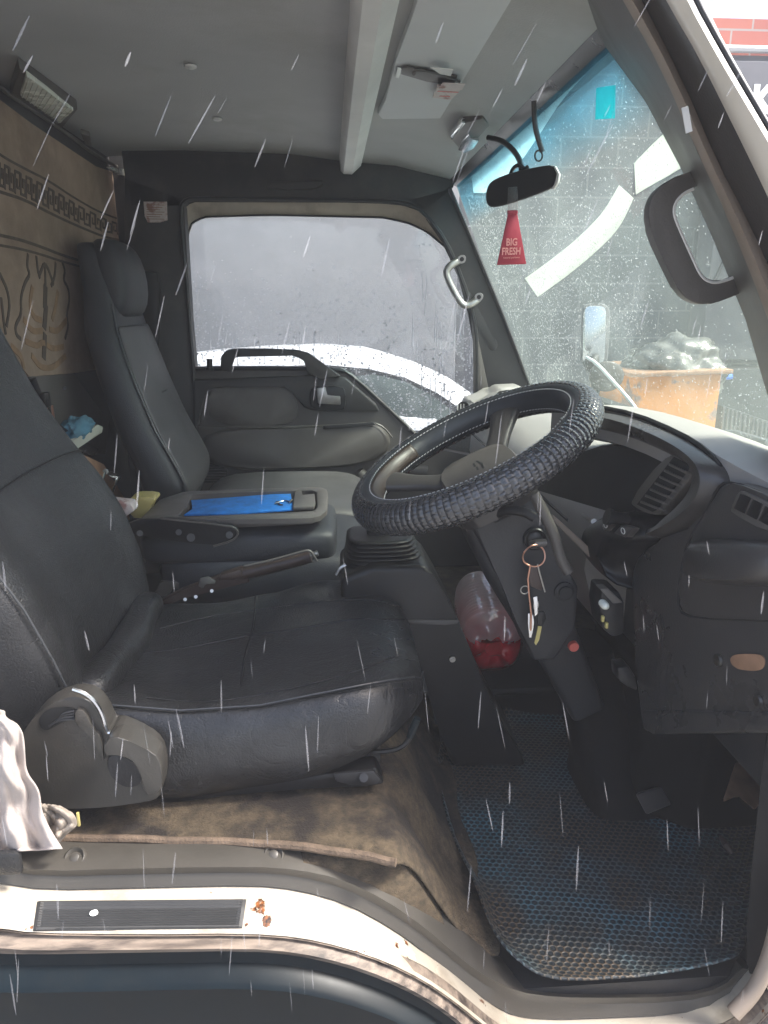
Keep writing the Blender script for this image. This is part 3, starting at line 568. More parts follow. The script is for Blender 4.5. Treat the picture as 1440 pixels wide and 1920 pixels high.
# raised panel shapes
bm=B(); prism(bm,PS([(362,712),(600,704),(648,708),(706,758),(712,772),(640,772),(590,770),(570,765),(548,735),(535,722),(400,722),(380,740),(372,800),(362,800)],y=1.61),(0,.03,0),.006,3); ip_=obj('upper_trim',bm,'dark2',dr)
bm=B(); prism(bm,PS(round2([(392,800),(388,745),(400,722),(540,722),(556,745),(562,800)],2),y=1.622),(0,.02,0),.004); obj('cloth_insert',bm,'grey',dr)
bm=B(); prism(bm,PS(round2([(580,732),(590,724),(642,724),(648,735),(648,766),(640,770),(590,768),(580,760)],1),y=1.602),(0,.01,0),.003); hr=obj('handle_recess',bm,'black',dr)
bm=B(); prism(bm,PS([(594,728),(611,726),(612,742),(638,743),(639,759),(596,757)],y=1.592),(0,.012,0),.003); obj('release_lever',bm,'metal',dr)
# map pocket / arm rest bulge
bm=B()
arm=[(372,804),(560,800),(640,797),(695,793),(718,800),(733,822),(728,845),(700,868),(600,880),(380,882)]
loft(bm,[[P(a,b,y=yy)+(P(560,845,y=yy)-P(a,b,y=yy))*s for a,b in round2(arm,2)] for yy,s in ((1.64,0),(1.6,0),(1.585,.03),(1.575,.09))]); obj('armrest',bm,'greydoor',dr,ang=50)
bm=B(); tube(bm,smoothpts([P(a,b,y=1.578) for a,b in [(372,801),(500,800),(560,800),(640,797),(700,792),(720,801),(735,820)]],1),.003,6); obj('armrest_piping',bm,'grey',dr)
bm=B(); prism(bm,PS([(606,798),(700,792),(704,797),(640,804),(606,805)],y=1.572),(0,.01,0),.001); obj('switch_slot',bm,'black',dr)
bm=B(); prism(bm,PS(round2([(362,872),(425,872),(428,905),(362,906)],1),y=1.624),(0,.01,0),.002); sg=obj('speaker_grille',bm,'black',dr)
bm=B()
for k in range(6): tube(bm,[P(365,876+k*5,y=1.621),P(424,876+k*5,y=1.621)],.0022,5)
obj('grille_bars',bm,'dark2',sg)
bm=B(); tube(bm,smoothpts([P(a,b,y=1.6) for a,b in [(672,884),(690,905),(720,898),(760,880),(800,885)]],2),.02,10); obj('lower_bulge',bm,'greydoor',dr)
# assist handle on far pillar
g=thing('pillar_grab_handle',P(880,560,y=1.6),'silver grey grab handle on the far windscreen pillar','handle')
bm=B(); tube(bm,smoothpts([P(866,486,y=1.605),P(862,488,y=1.56),P(845,497,y=1.555),P(836,508,y=1.555),P(840,525,y=1.555),P(862,566,y=1.555),P(872,574,y=1.555),P(888,568,y=1.555),P(896,560,y=1.56),P(898,556,y=1.605)],3),.0135,12,flat=.8); obj('grip',bm,'metal',g)
for a,b in ((866,486),(898,557)):
    bm=B(); tube(bm,[P(a,b,y=1.545),P(a,b,y=1.62)],.012,12); obj('mount',bm,'metal',g)
    bm=B(); tube(bm,[P(a,b,y=1.543),P(a,b,y=1.55)],.0065,10); obj('screw_cover',bm,'black',g)
# near grab handle on right pillar
g=thing('driver_grab_handle',P(1380,500,y=.15),'large dark loop grab handle on the near windscreen pillar','handle')
def ctr(L,k=3): return smoothpts(L,k)
bm=B(); prism(bm,PS(round2([(1345,298),(1300,320),(1255,335),(1225,360),(1214,395),(1222,440),(1250,500),(1275,550),(1300,568),(1325,572),(1360,562),(1440,528),(1430,495),(1390,515),(1350,530),(1330,530),(1312,518),(1295,480),(1270,425),(1261,400),(1264,380),(1280,362),(1308,348),(1360,322)],1),y=.215),(.006,.03,0),.007,4); obj('grip',bm,'grey',g)
bm=B(); hp=[(1312,345,.19),(1278,352,.235),(1245,370,.245),(1234,400,.245),(1250,445,.245),(1275,500,.24),(1296,538,.235),(1325,552,.225),(1365,542,.2),(1400,520,.17)]
bm.free()
bm=B(); pts=ctr(PS([(1300,354),(1280,363),(1265,381),(1262,400),(1271,425),(1296,480),(1313,518),(1331,530),(1350,530),(1390,515)],y=.216)); tube(bm,pts,.0022,6); obj('inner_seam',bm,'beam',g)
# visor, clip and papers
vs=thing('sun_visor',P(780,200,z=1.215),'grey folded sun visor flat against the ceiling in front of the beam','sun visor')
bm=B(); zz=1.226
prism(bm,[P(a,b,z=zz) for a,b in [(770,40),(742,115),(723,188),(708,215),(716,224),(900,222),(985,110),(1030,20),(1040,-60),(800,-60)]],(0,0,.012),.003,3); obj('pad',bm,'visor',vs)
bm=B(); prism(bm,[P(a,b,z=zz-.002) for a,b in [(752,125),(764,122),(858,140),(850,157),(800,150),(752,136)]],(0,0,-.003),.001); obj('strap',bm,'grey',vs)
bm=B(); tube(bm,[P(776,130,z=zz-.006),P(800,134,z=zz-.008),P(862,152,z=zz-.007),P(860,160,z=zz-.007)],.002,6); tube(bm,[P(776,138,z=zz-.004),P(776,138,z=zz-.009)],.003,8); obj('clip_wire',bm,'grey',vs)
bm=B(); prism(bm,[P(a,b,z=zz-.003) for a,b in [(745,126),(753,127),(748,144),(741,143)]],(0,0,-.002),.0005); obj('small_tab',bm,'white',vs)
pp=thing('folded_papers',P(840,170,z=zz-.01),'folded printed paper slips tucked under the sun visor clip','papers')
for L,zz2,mm in (([(821,160),(871,157),(861,172),(845,188),(811,183)],zz-.012,'paper'),([(830,156),(872,158),(866,169),(822,167)],zz-.016,'paper'),([(806,126),(850,131),(845,143),(825,139)],zz-.012,'beam')):
    bm=B(); prism(bm,[P(a,b,z=zz2) for a,b in L],(0,0,.0012)); obj('slip',bm,mm,pp)
bm=B(); ribbon(bm,[P(822,171,z=zz-.0125),P(858,173,z=zz-.0125)],.005,(0,0,-1),.0003); obj('print',bm,'rimred',pp); bm=B(); ribbon(bm,[P(826,180,z=zz-.0125),P(842,181,z=zz-.0125)],.006,(0,0,-1),.0003); obj('print',bm,'rimred',pp)
vc=thing('visor_catch',P(880,265,z=1.2),'chrome visor catch with mirror stem foot above the windscreen','catch')
bm=B(); prism(bm,[P(a,b,z=1.205) for a,b in [(866,232),(905,222),(925,240),(922,258),(897,288),(868,288),(845,262)]],(0,0,.02),.004,3); obj('base',bm,'grey',vc)
bm=B(); prism(bm,[P(a,b,z=1.198) for a,b in [(879,252),(884,262),(898,264),(890,278),(872,288),(859,282),(866,266)]],(0,0,.008),.002,3); obj('bracket',bm,'chrome',vc)
bm=B(); prism(bm,[P(a,b,z=1.2) for a,b in [(872,232),(848,262),(845,256),(866,230)]],(0,0,.01),.001); obj('edge_strip',bm,'chrome',vc)
# rear view mirror
def yM(px): return .85-(px-908)/140*.19
def PM(a,b,o=0): p=P(a,b,y=yM(a)); return p+V((.8,1,0)).normalized()*o
mr=thing('rear_view_mirror',PM(975,330),'black interior rear view mirror on a curved stem at the windscreen','mirror')
ml=round2([(912,352),(920,338),(960,322),(1022,309),(1036,310),(1043,325),(1040,345),(1033,353),(985,372),(925,390),(912,385),(909,368)],2)
cx=PM(975,348); bm=B()
loft(bm,[[PM(a,b,o)+(cx-PM(a,b))*s for a,b in ml] for o,s in ((0,.06),(.001,.015),(.003,0),(.008,.0),(.014,.15),(.018,.35))]); obj('housing',bm,'black',mr,ang=50)
bm=B(); loft(bm,[[PM(a,b,o)+(cx-PM(a,b))*s for a,b in ml] for o,s in ((-.0006,.10),(-.0006,.07))]); obj('mirror_glass',bm,'matte',mr)  # matte black: the mirror's dark reflection put into its colour
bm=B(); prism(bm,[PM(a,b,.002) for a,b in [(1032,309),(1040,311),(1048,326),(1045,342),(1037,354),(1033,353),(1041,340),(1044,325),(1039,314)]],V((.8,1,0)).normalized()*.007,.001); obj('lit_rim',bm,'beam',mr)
bm=B(); tube(bm,ctr([P(915,258,y=.97),P(940,263,y=.94),P(962,280,y=.88),P(975,300,y=.82),P(978,318,y=.775)],2),.0055,10); obj('stem',bm,'black',mr)
bm=B(); tube(bm,ctr([P(956,330,y=.80),P(962,314,y=.79),P(975,308,y=.78),P(984,318,y=.765),P(990,312,y=.765)],2),.0038,8); obj('ball_clamp',bm,'black',mr)
bm=B(); tube(bm,ctr([P(1001,190,y=.70),P(1002,225,y=.70),P(1006,250,y=.70),P(1013,272,y=.70),P(1017,285,y=.70)],2),.0048,10); tube(bm,[P(1010+7*math.cos(t),292+10*math.sin(t),y=.70) for t in [2*math.pi*k/16 for k in range(16)]],.0016,6,closed=True); tag(obj('hanging_strap',bm,'dash'),'dark strap with a small loop hanging from the windscreen top','strap')
# air freshener
af=thing('air_freshener',P(960,400,y=.76),'dark red trapezoid air freshener card hanging from the rear view mirror','air freshener')
ya=.755
bm=B(); prism(bm,PS([(953,400),(970,400),(987,495),(932,497)],y=ya),(0,.004,0),.0008); cd_=obj('card',bm,'red',af)
bm=B(); prism(bm,PS([(952,394),(971,394),(971,401),(953,402)],y=ya-.002),(0,.008,0),.001); obj('cap',bm,'red',af)
bm=B(); prism(bm,PS([(953,352),(970,350),(971,394),(952,394)],y=ya),(0,.0015,0)); obj('clear_tag',bm,'clear',af)
bm=B(); ux=(P(987,470,y=ya)-P(935,471.5,y=ya)).normalized(); uz=V((0,0,1)); 
s=(P(0,0,y=ya)-P(0,1,y=ya)).length
for tx,a,b,sz,sx in (('BIG',948.5,460.5,.0182,.78),('FRESH',940.5,477.8,.0178,.74),('natural perfume',943.5,485,.0054,.9)):
    textmesh(bm,tx,sz,P(a,b,y=ya-.0008),ux,uz,.0005,sx,.0004 if sz>.01 else 0)
obj('lettering',bm,'pink',cd_)
# ================= driver seat =================
ds=thing('driver_seat',(-.1,.36,.2),'black vinyl driver seat with cracked cushion nearest the open door','seat')
def cushion_loop(yn_,yf,zr,zc,zb,zs,x,lean=0):
    w=yf-yn_; fd_=.035*max(0,min(1,(-.05-x)/.2)); q=[(yn_+.03,zb),(yn_+.004,zb+.012),(yn_-.006,zb+(zr-zb)*.35),(yn_-.004,zb+(zr-zb)*.7),(yn_+.006,zr-.012),(yn_+.022,zr-.001),(yn_+.05,zr-.0015),(yn_+.085,zc+(zr-zc)*.35),(yn_+w*.33,zc),(yn_+w*.5,zc-.001),(yn_+w*.67,zc),
        (yf-.085,zc+(zr-zc)*.5-fd_*.4),(yf-.05,zr-fd_*.7),(yf-.02,zr-.002-fd_),(yf-.003,zr-.02-fd_),(yf+.005,zb+(zr-zb)*.5),(yf-.004,zb+.01),(yf-.03,zb)]
    return [V((x+(lean*(z-zb)),y,z)) for y,z in q]
def lerpkeys(keys,x):
    for a,b in zip(keys,keys[1:]):
        if a[0]<=x<=b[0]:
            t=(x-a[0])/(b[0]-a[0]); return [p+(q-p)*t for p,q in zip(a,b)]
    return list(keys[-1])
K=[(-.37,.17,.585,.335,.325,.25),(-.345,.155,.60,.356,.34,.235),(-.29,.148,.61,.357,.337,.222),(-.2,.145,.615,.347,.333,.222),(-.1,.145,.615,.350,.340,.235),(-.02,.148,.612,.363,.352,.246),(.04,.158,.6,.368,.36,.265),(.08,.18,.58,.362,.357,.285),(.108,.215,.55,.345,.341,.298),(.124,.25,.51,.325,.323,.305),(.130,.28,.48,.318,.318,.308)]
bm=B(); xs=[-.37,-.345,-.32,-.29,-.26,-.23,-.2,-.165,-.13,-.1,-.06,-.02,.01,.04,.062,.08,.096,.108,.118,.124,.130]
loops=[]
for x in xs:
    k=lerpkeys(K,x); l=cushion_loop(k[1],k[2],k[3],k[4],k[5],0,x)
    for v in l:
        if v.z>k[4]-.03: v.z+=.006*noise.noise(V((v.x*16,v.y*7,1)))+.003*noise.noise(V((v.x*60,v.y*25,5)))
        elif v.y<.3: v.y+=.004*noise.noise(V((v.x*14,v.z*24,3)))
    loops.append(l)
loft(bm,loops); cu=obj('cushion',bm,'vinyl2',ds,sub=2)
# side bolster skin (smooth vinyl) over lower half, piping along the ridge
def surfpt(x,i): 
    k=lerpkeys(K,x); return cushion_loop(k[1],k[2],k[3],k[4],k[5],0,x)[i]
bm=B(); rows=[]
for x in xs[:-1]:
    l=[surfpt(x,i) for i in (0,1,2,3,4,5)]; l[-1]=l[-1]+V((0,-.004,-.001)); rows.append([p+V((0,-.006,.001 if j>3 else -.006)) for j,p in enumerate(l)])
rows=[[p.copy() for p in r] for r in rows]
for r in rows:
    for v in r[1:5]: v.y+=.0035*noise.noise(V((v.x*12,v.z*22,7)))+.002*noise.noise(V((v.x*45,v.z*30,2)))
loft(bm,rows,False,False,closed=False); obj('side_skin',bm,'vinyl',ds,sub=2,solid=.002)
bm=B(); tube(bm,[surfpt(x,5)+V((0,-.004,.0012)) for x in xs[1:]],.0013,6); obj('piping',bm,'seam',cu)
# stitched seams on the cushion top
def topz(x,y):
    k=lerpkeys(K,x); return k[4]+.0008
TC=bvh(cu)
def seam(name,L,r=.0016,m='matte',lift=.0002):
    pts=[on(TC,p.x,p.y,lift) for p in smoothpts([V((a,b,0)) for a,b in L],3)]; pts=[p for p in pts if p]
    bm=B(); tube(bm,pts,r,5); obj(name,bm,m,cu)
seam('cross_seam',[(480,1118),(478,1150),(474,1185),(460,1225),(455,1262),(452,1290)],.0022)
seam('upper_seam',[(300,1178),(380,1158),(478,1144),(600,1128),(700,1122),(752,1140)],.0015)
seam('lower_seam',[(262,1225),(340,1218),(440,1196),(560,1180),(660,1160),(758,1162)],.0018)
seam('front_seam',[(275,1308),(380,1318),(470,1306),(560,1288),(660,1262),(750,1228)],.0012)
random.seed(21)
bm=B()
for k in range(26):
    px=random.uniform(690,758); py=random.uniform(1150,1245); L=random.uniform(10,26); a=[on(TC,px+L*t,py+random.uniform(-2.5,2.5)+4*t,.0003) for t in (0,.3,.6,1)]
    if all(a): tube(bm,a,[.0003,.0009,.0009,.0003],4)
obj('cracks',bm,'seam',cu)
bm=B()
for k in range(14):
    px=random.uniform(420,740); py=1345-(px-400)*.16+random.uniform(0,10); a=[on(TC,px+random.uniform(-2,2)*t,py+t*random.uniform(6,18),.0042) for t in (0,.5,1)]
    if all(a): tube(bm,a,[.0008,.0008,.0003],4)
obj('edge_puckers',bm,'matte',cu)
# back roll at rear of the cushion
bm=B(); rr_=[superloop((-.330+.010*math.sin(t*3),.19+t*.36,.350+.003*math.sin(t*9)-.012*t),(1,0,0),(0,0,1),.027+.003*math.sin(t*14),.027,.8,14) for t in [k/12 for k in range(13)]]
loft(bm,rr_); obj('rear_roll',bm,'gvinyl' if False else 'vinyl2',ds,sub=1)
# backrest
KB=[ # z, xfront, thickness, ynear, yfar
 (.32,-.330,.09,.155,.575),(.37,-.338,.11,.142,.598),(.43,-.350,.12,.13,.612),(.5,-.372,.12,.122,.617),(.57,-.408,.115,.12,.612),(.64,-.452,.105,.125,.6),(.71,-.485,.1,.135,.585),(.8,-.515,.085,.15,.565),(.88,-.535,.07,.175,.54),(.93,-.55,.05,.21,.5)]
def back_loop(k):
    z,xf,th,a,b=k; w=b-a
    q=[(a+.03,-th),(a+.008,-th*.85),(a,-th*.5),(a+.004,-.02),(a+.02,.004),(a+.05,.01),(a+.085,-.002),(a+w*.35,-.010),(a+w*.5,-.011),(a+w*.65,-.010),(b-.085,-.002),(b-.05,.010),(b-.02,.004),(b-.003,-.02),(b,-th*.5),(b-.008,-th*.85),(b-.03,-th)]
    return [V((xf+x,y,z+(x)*.25)) for y,x in q]
bm=B(); KB2=[]
for a,b in zip(KB,KB[1:]):
    for t in (0,.5): KB2.append([p+(q-p)*t for p,q in zip(a,b)])
KB2.append(list(KB[-1])); L_=[back_loop(k) for k in KB2]
for l in L_:
    for v in l: v.x+=.003*noise.noise(V((v.y*16,v.z*22,9)))+.0015*noise.noise(V((v.y*40,v.z*60,3)))
loft(bm,L_); br_=obj('backrest',bm,'vinyl2',ds,sub=2)
bm=B(); tube(bm,[back_loop(k)[4]+V((.002,-.003,0)) for k in KB2],.0015,6); obj('piping',bm,'seam',br_)
bm=B(); kk=lerpkeys([tuple(k) for k in KB2],.6); bl=back_loop(kk); tube(bm,smoothpts([p+V((.0012,0,.02*math.sin(i*.35))) for i,p in enumerate(bl[4:14])],1),.0018,5); obj('cross_seam',bm,'black',br_)
# recliner cover
yr=.105
rc=[(30,1500),(-10,1470),(22,1425),(40,1380),(62,1345),(95,1320),(135,1306),(165,1311),(186,1330),(196,1352),(203,1376),(216,1366),(250,1382),(286,1400),(300,1425),(306,1452),(303,1488),(290,1502),(255,1506),(200,1514),(130,1517),(80,1514)]
bm=B(); prism(bm,PS(round2(rc,1),y=yr),(0,.035,0),.006,3); rcv=obj('recliner_cover',bm,'recl',ds)
bm=B(); prism(bm,PS(round2([(75,1365),(73,1345),(88,1330),(118,1325),(143,1330),(158,1342),(150,1345),(122,1352),(100,1364),(88,1371)],2),y=yr-.0015),(0,.012,0),.001); obj('hole',bm,'matte',rcv)
bm=B()
for k in range(4): tube(bm,ctr([P(92+k*6,1362-k*3,y=yr-.002),P(110+k*2,1350-k*4,y=yr-.003),P(140,1348-k*5,y=yr-.002)],2),.0016,5)
obj('coil_spring',bm,'dark',rcv)
bm=B(); prism(bm,PS(round2([(140,1330),(160,1333),(176,1372),(190,1380),(196,1440),(184,1400),(160,1372),(140,1358)],1),y=yr-.006),(0,.012,0),.003); obj('cover_web',bm,'recl',rcv)
bm=B(); prism(bm,PS(round2([(192,1402),(205,1384),(226,1382),(290,1412),(302,1432),(304,1462),(300,1486),(270,1492),(262,1440),(246,1420),(210,1412),(200,1420)],1),y=yr-.026),(0,.03,0),.008,4); lv=obj('recliner_lever',bm,'recl',rcv)
bm=B(); prism(bm,PS(round2([(196,1425),(214,1414),(244,1424),(262,1444),(268,1470),(240,1480),(212,1465)],2),y=yr-.004),(0,.01,0),.002); obj('lever_recess',bm,'dark',rcv)
bm=B(); tube(bm,ctr([P(a,b,y=yr-.004) for a,b in [(136,1292),(160,1300),(180,1318),(192,1340),(200,1372),(206,1374)]],2),.0028,8); obj('hinge_rim',bm,'chrome',rcv)
# slide rail and lever
bm=B(); prism(bm,PS([(300,1492),(705,1440),(712,1452),(720,1470),(690,1476),(560,1480),(420,1492),(300,1512)],y=.155),(0,.03,0),.003); rl_=obj('slide_rail',bm,'black',ds)
bm=B(); prism(bm,PS([(625,1452),(700,1446),(714,1462),(706,1472),(660,1474),(630,1466)],y=.148),(0,.006,0),.002); obj('rail_bracket',bm,'dark',rl_)
bm=B(); tube(bm,[P(682,1458,y=.142),P(682,1458,y=.15)],.006,8); obj('rail_bolt',bm,'dark',rl_)
bm=B(); prism(bm,[V((-.33,.2,.2)),V((.06,.2,.2)),V((.06,.2,.275)),V((-.33,.2,.24))],(0,.36,0),.004); obj('seat_pan',bm,'matte',ds)
bm=B(); tube(bm,ctr([P(700,1410,y=.17),P(735,1408,y=.16),P(756,1400,y=.155),P(768,1385,y=.155),P(778,1362,y=.155)],2),.0036,8); sl_=obj('slide_lever',bm,'black',ds)
bm=B(); tube(bm,[P(768,1382,y=.155),P(774,1366,y=.155),P(783,1346,y=.155)],[.0045,.0055,.005],10); obj('lever_tip',bm,'teal',sl_)
# ================= passenger seat =================
ps=thing('passenger_seat',(-.2,1.3,.15),'grey passenger seat with tall backrest beside the far door','seat')
def sloop(yc,wy,z,xf,th,n=20,e=.55): return superloop((xf-th/2,yc,z),(1,0,0),(0,1,0),th/2,wy/2,e,n)
bm=B()
pb=[(.33,-.375,.1,.36),(.38,-.358,.125,.42),(.42,-.355,.13,.44),(.46,-.37,.125,.44),(.55,-.415,.115,.43),(.65,-.45,.105,.42),(.74,-.478,.1,.4),(.80,-.495,.095,.36),(.85,-.505,.085,.3),(.92,-.515,.08,.26),(.97,-.53,.07,.24),(.995,-.55,.05,.2)]
pbi=[]
for a,b in zip(pb,pb[1:]):
    for t in (0,.5): pbi.append([p+(q-p)*t for p,q in zip(a,b)])
pbi.append(pb[-1])
loft(bm,[sloop(1.3,wy,z,xf,th) for z,xf,th,wy in pbi]); pbk=obj('backrest',bm,'dgvinyl',ps,sub=1)
bm=B(); rows=[]
for z,xf,th,wy in pbi[2:15]:
    w=wy*.84; rows.append([V((xf+.004-.012*(abs(t)**3),1.3+t*w/2,z)) for t in (-1,-.9,-.6,-.3,0,.3,.6,.9,1)])
loft(bm,rows,False,False,closed=False); obj('front_panel',bm,'gvinyl',ps,sub=1,solid=.006)
bm=B(); tube(bm,[V((xf-.010,1.3-wy*.42-.004,z)) for z,xf,th,wy in pbi[1:17]],.0032,6); obj('piping',bm,'seam',pbk)
bm=B(); tube(bm,[V((-.442+.012*math.cos(t*3)-.005,1.3+t*.17,.62+.01*math.cos(t*2))) for t in [k/6-1 for k in range(13)]],.002,5); obj('cross_seam',bm,'dark',pbk)
bm=B(); loft(bm,[superloop((x,1.3,z),(1,0,0),(0,1,0),a,b,.6,18) for x,z,a,b in ((-.525,.815,.02,.09),(-.52,.825,.035,.12),(-.515,.87,.045,.13),(-.52,.94,.045,.128),(-.53,.985,.038,.115),(-.54,1.005,.02,.09))]); obj('headrest',bm,'dgvinyl',ps,sub=1)
bm=B(); pc=[(-.36,.09,.42,.355),(-.3,.1,.45,.38),(-.15,.1,.46,.38),(-.02,.1,.46,.38),(.05,.095,.45,.375),(.085,.08,.42,.36),(.1,.05,.38,.34)]
loft(bm,[superloop((x,1.28,zt-th/2-.005),(0,1,0),(0,0,1),wy/2,th/2,.4,24) for x,th,wy,zt in pc]); obj('cushion',bm,'gvinyl',ps,sub=1)
bm=B(); prism(bm,[V((-.36,1.05,.0)),V((.08,1.05,.0)),V((.09,1.05,.32)),V((-.36,1.05,.32))],(0,.46,0),.008); obj('seat_base',bm,'dark',ps)
# ================= middle seat folded into a console =================
ms=thing('folded_middle_seat',(-.18,.8,.15),'dark middle seat folded flat with a blue lined tray in its back','folded seat')
bm=B(); loft(bm,[superloop((x,.86,zt-th/2),(0,1,0),(0,0,1),wy/2,th/2,.4,24) for x,th,wy,zt in ((-.36,.1,.3,.36),(-.33,.12,.33,.375),(-.1,.125,.34,.378),(.03,.125,.34,.375),(.07,.11,.32,.365),(.09,.06,.28,.34))]); obj('cushion',bm,'dgvinyl',ms,sub=1)
bm=B(); prism(bm,[V((-.36,.70,.0)),V((.06,.70,.0)),V((.07,.70,.3)),V((-.36,.70,.3))],(0,.32,0),.01); obj('seat_base',bm,'matte',ms)
bm=B(); loft(bm,[superloop((x,.82,.388+dz),(0,1,0),(0,0,1),wy/2,th/2,.45,24) for x,th,wy,dz in ((-.385,.05,.2,-.008),(-.375,.07,.235,-.003),(-.33,.078,.25,-.003),(-.1,.078,.25,-.003),(-.02,.078,.25,-.003),(.0,.07,.235,-.004),(.008,.045,.2,-.006))]); obj('folded_back',bm,'dgvinyl',ms,sub=1)
zt=.452
TO=[(262,972),(300,935),(345,920),(440,917),(590,912),(612,914),(615,925),(613,955),(600,966),(580,970),(440,972)]
TI=[(330,969),(352,944),(358,926),(440,922),(585,918),(594,921),(594,950),(588,957),(440,964)]
To=PS(TO,z=zt); Ti=PS(TI,z=zt)
def resamp(L,n):
    L=L+[L[0]]; d=[0]
    for a,b in zip(L,L[1:]): d.append(d[-1]+(b-a).length)
    out=[]
    for k in range(n):
        s=d[-1]*k/n; i=max(j for j in range(len(d)-1) if d[j]<=s+1e-9); out.append(L[i].lerp(L[i+1],(s-d[i])/(d[i+1]-d[i])))
    return out
cxy=sum(To,V((0,0,0)))/len(To)
def angs(L,n): # radial resample about the centre
    out=[]
    for k in range(n):
        t=2*math.pi*k/n; d=V((math.cos(t),math.sin(t)*.5)); best=0
        for a,b in zip(L,L[1:]+[L[0]]):
            ax,ay,bx,by=a.x-cxy.x,a.y-cxy.y,b.x-cxy.x,b.y-cxy.y; den=d.x*(by-ay)-d.y*(bx-ax)
            if abs(den)<1e-12: continue
            s=(ax*(by-ay)-ay*(bx-ax))/den; u=(ax*d.y-ay*d.x)/den
            if s>0 and -1e-6<=u<=1+1e-6: best=max(best,s)
        out.append(V((cxy.x+d.x*best,cxy.y+d.y*best,zt)))
    return out
RO,RI=angs(To,64),angs(Ti,64)
bm=B(); loft(bm,[[p+V((0,0,-.012)) for p in RO],[p+V((0,0,-.002)) for p in RO],[p.lerp(q,.15) for p,q in zip(RO,RI)],[p.lerp(q,.85) for p,q in zip(RO,RI)],[p+V((0,0,-.002)) for p in RI],[p+V((0,0,-.028)) for p in RI]],False,False); tr_=obj('tray_frame',bm,'hub',ms,ang=60)
bm=B(); vs_=[bm.verts.new(p+V((0,0,-.0265))) for p in RI]; bm.faces.new(vs_); obj('tray_floor',bm,'dark',tr_)
bm=B(); prism(bm,[p for p in PS([(345,968),(362,958),(358,941),(545,927),(549,950),(552,958),(440,966)],z=zt-.012)],(0,0,.004),.001); obj('blue_liner',bm,'bluefelt',tr_)
bm=B(); prism(bm,PS([(549,958),(553,928),(562,923),(566,926),(566,935),(590,932),(592,950),(588,956)],z=zt-.01),(0,0,.008),.002); obj('end_tray',bm,'beige' if False else 'hub',tr_)
bm=B()
c=P(533,943,z=zt-.006)
tube(bm,[c+V((.012*math.cos(t),.018*math.sin(t),0)) for t in [-.4+5*k/14 for k in range(15)]],.0016,6); tube(bm,[c+V((-.02,-.005,0)),c+V((-.008,.004,.002)),c+V((-.018,.012,0))],.0014,6); tube(bm,[c+V((.012,.0,0)),c+V((.016,.008,.004)),c+V((.012,.016,0))],.0025,6)
tag(obj('hose_clip',bm,'chrome'),'small bent wire clip lying on the blue tray liner','wire clip')
bm=B(); yb_=.672
prism(bm,PS(round2([(240,975),(330,972),(430,983),(446,990),(447,1003),(440,1012),(415,1022),(350,1018),(290,1008),(240,1000)],1),y=yb_),(0,.012,0),.002); hp_=obj('hinge_plate',bm,'black',ms)
for a,b,r in ((262,1000,.006),(335,998,.006),(358,1008,.008),(430,1003,.007)):
    bm=B(); tube(bm,[P(a,b,y=yb_-.006),P(a,b,y=yb_+.004)],r,12); obj('hinge_bolt',bm,'dark',hp_)
bm=B(); tube(bm,smoothpts([P(a,b,y=yb_-.003) for a,b in [(300,972),(430,986),(445,992),(446,1004),(435,1014),(400,1024)]],1),.0022,6); obj('plate_rim',bm,'grey',hp_)
# ================= hand brake =================
hb=thing('hand_brake',(-.2,.66,.2),'brown black hand brake lever raised between the driver seat and the console','hand brake')
bm=B(); prism(bm,PS([(286,1142),(292,1132),(340,1108),(410,1082),(455,1068),(462,1080),(468,1092),(400,1108),(340,1122),(300,1143)],y=.655),(0,.02,0),.002); obj('lever_arm',bm,'brown',hb)
bm=B(); prism(bm,PS([(408,1088),(412,1080),(452,1068),(456,1080),(440,1088)],y=.65),(0,.026,0),.002); obj('arm_sleeve',bm,'brown',hb)
bm=B(); q=[P(a,b,y=.665) for a,b in [(455,1075),(470,1072),(500,1064),(540,1054),(570,1046),(582,1042)]]; tube(bm,smoothpts(q,1),[.0125]*2+[.0145]*2+[.014,.0135,.013,.012] if False else .0135,12); obj('grip',bm,'brown',hb)
bm=B(); tube(bm,smoothpts([P(a,b,y=.65) for a,b in [(458,1062),(500,1053),(540,1042),(575,1032),(583,1034),(588,1042),(594,1052)]],1),.003,6); obj('grip_edge',bm,'hub',hb)
bm=B(); tube(bm,[P(583,1042,y=.665),P(596,1037,y=.665)],.006,10); obj('release_button',bm,'metal',hb)
bm=B(); prism(bm,PS([(372,1100),(375,1085),(390,1082),(404,1090),(402,1096),(386,1094),(380,1104)],y=.648),(0,.006,0),.0015); obj('pawl',bm,'grey',hb)
for a,b in ((347,1124),(367,1119),(397,1108)):
    bm=B(); tube(bm,[P(a,b,y=.651),P(a,b,y=.657)],.0035,8); obj('rivet',bm,'metal',hb)
bm=B(); prism(bm,PS([(270,1150),(300,1092),(312,1090),(372,1092),(372,1100),(322,1102),(318,1116),(296,1122),(284,1140)],y=.70),(0,.02,0),.003); obj('bracket',bm,'trim',hb)
bm=B(); prism(bm,[V((-.45,.6,.19)),V((-.45,.75,.24)),V((-.02,.75,.24)),V((.05,.6,.19))],(0,0,.03),.01); tag(obj('tunnel_carpet',bm,'carpet'),'strip of brown carpet under the hand brake lever','carpet')
bb=thing('belt_buckle',P(270,1140,y=.62),'chrome seat belt buckle end beside the driver backrest','buckle')
bm=B(); tube(bm,[P(263,1148,y=.615),P(272,1135,y=.615)],.006,8); obj('tongue',bm,'metal',bb)
bm=B(); tube(bm,[P(268,1131,y=.612),P(287,1147,y=.612)],.0022,6); obj('pin',bm,'chrome',bb)
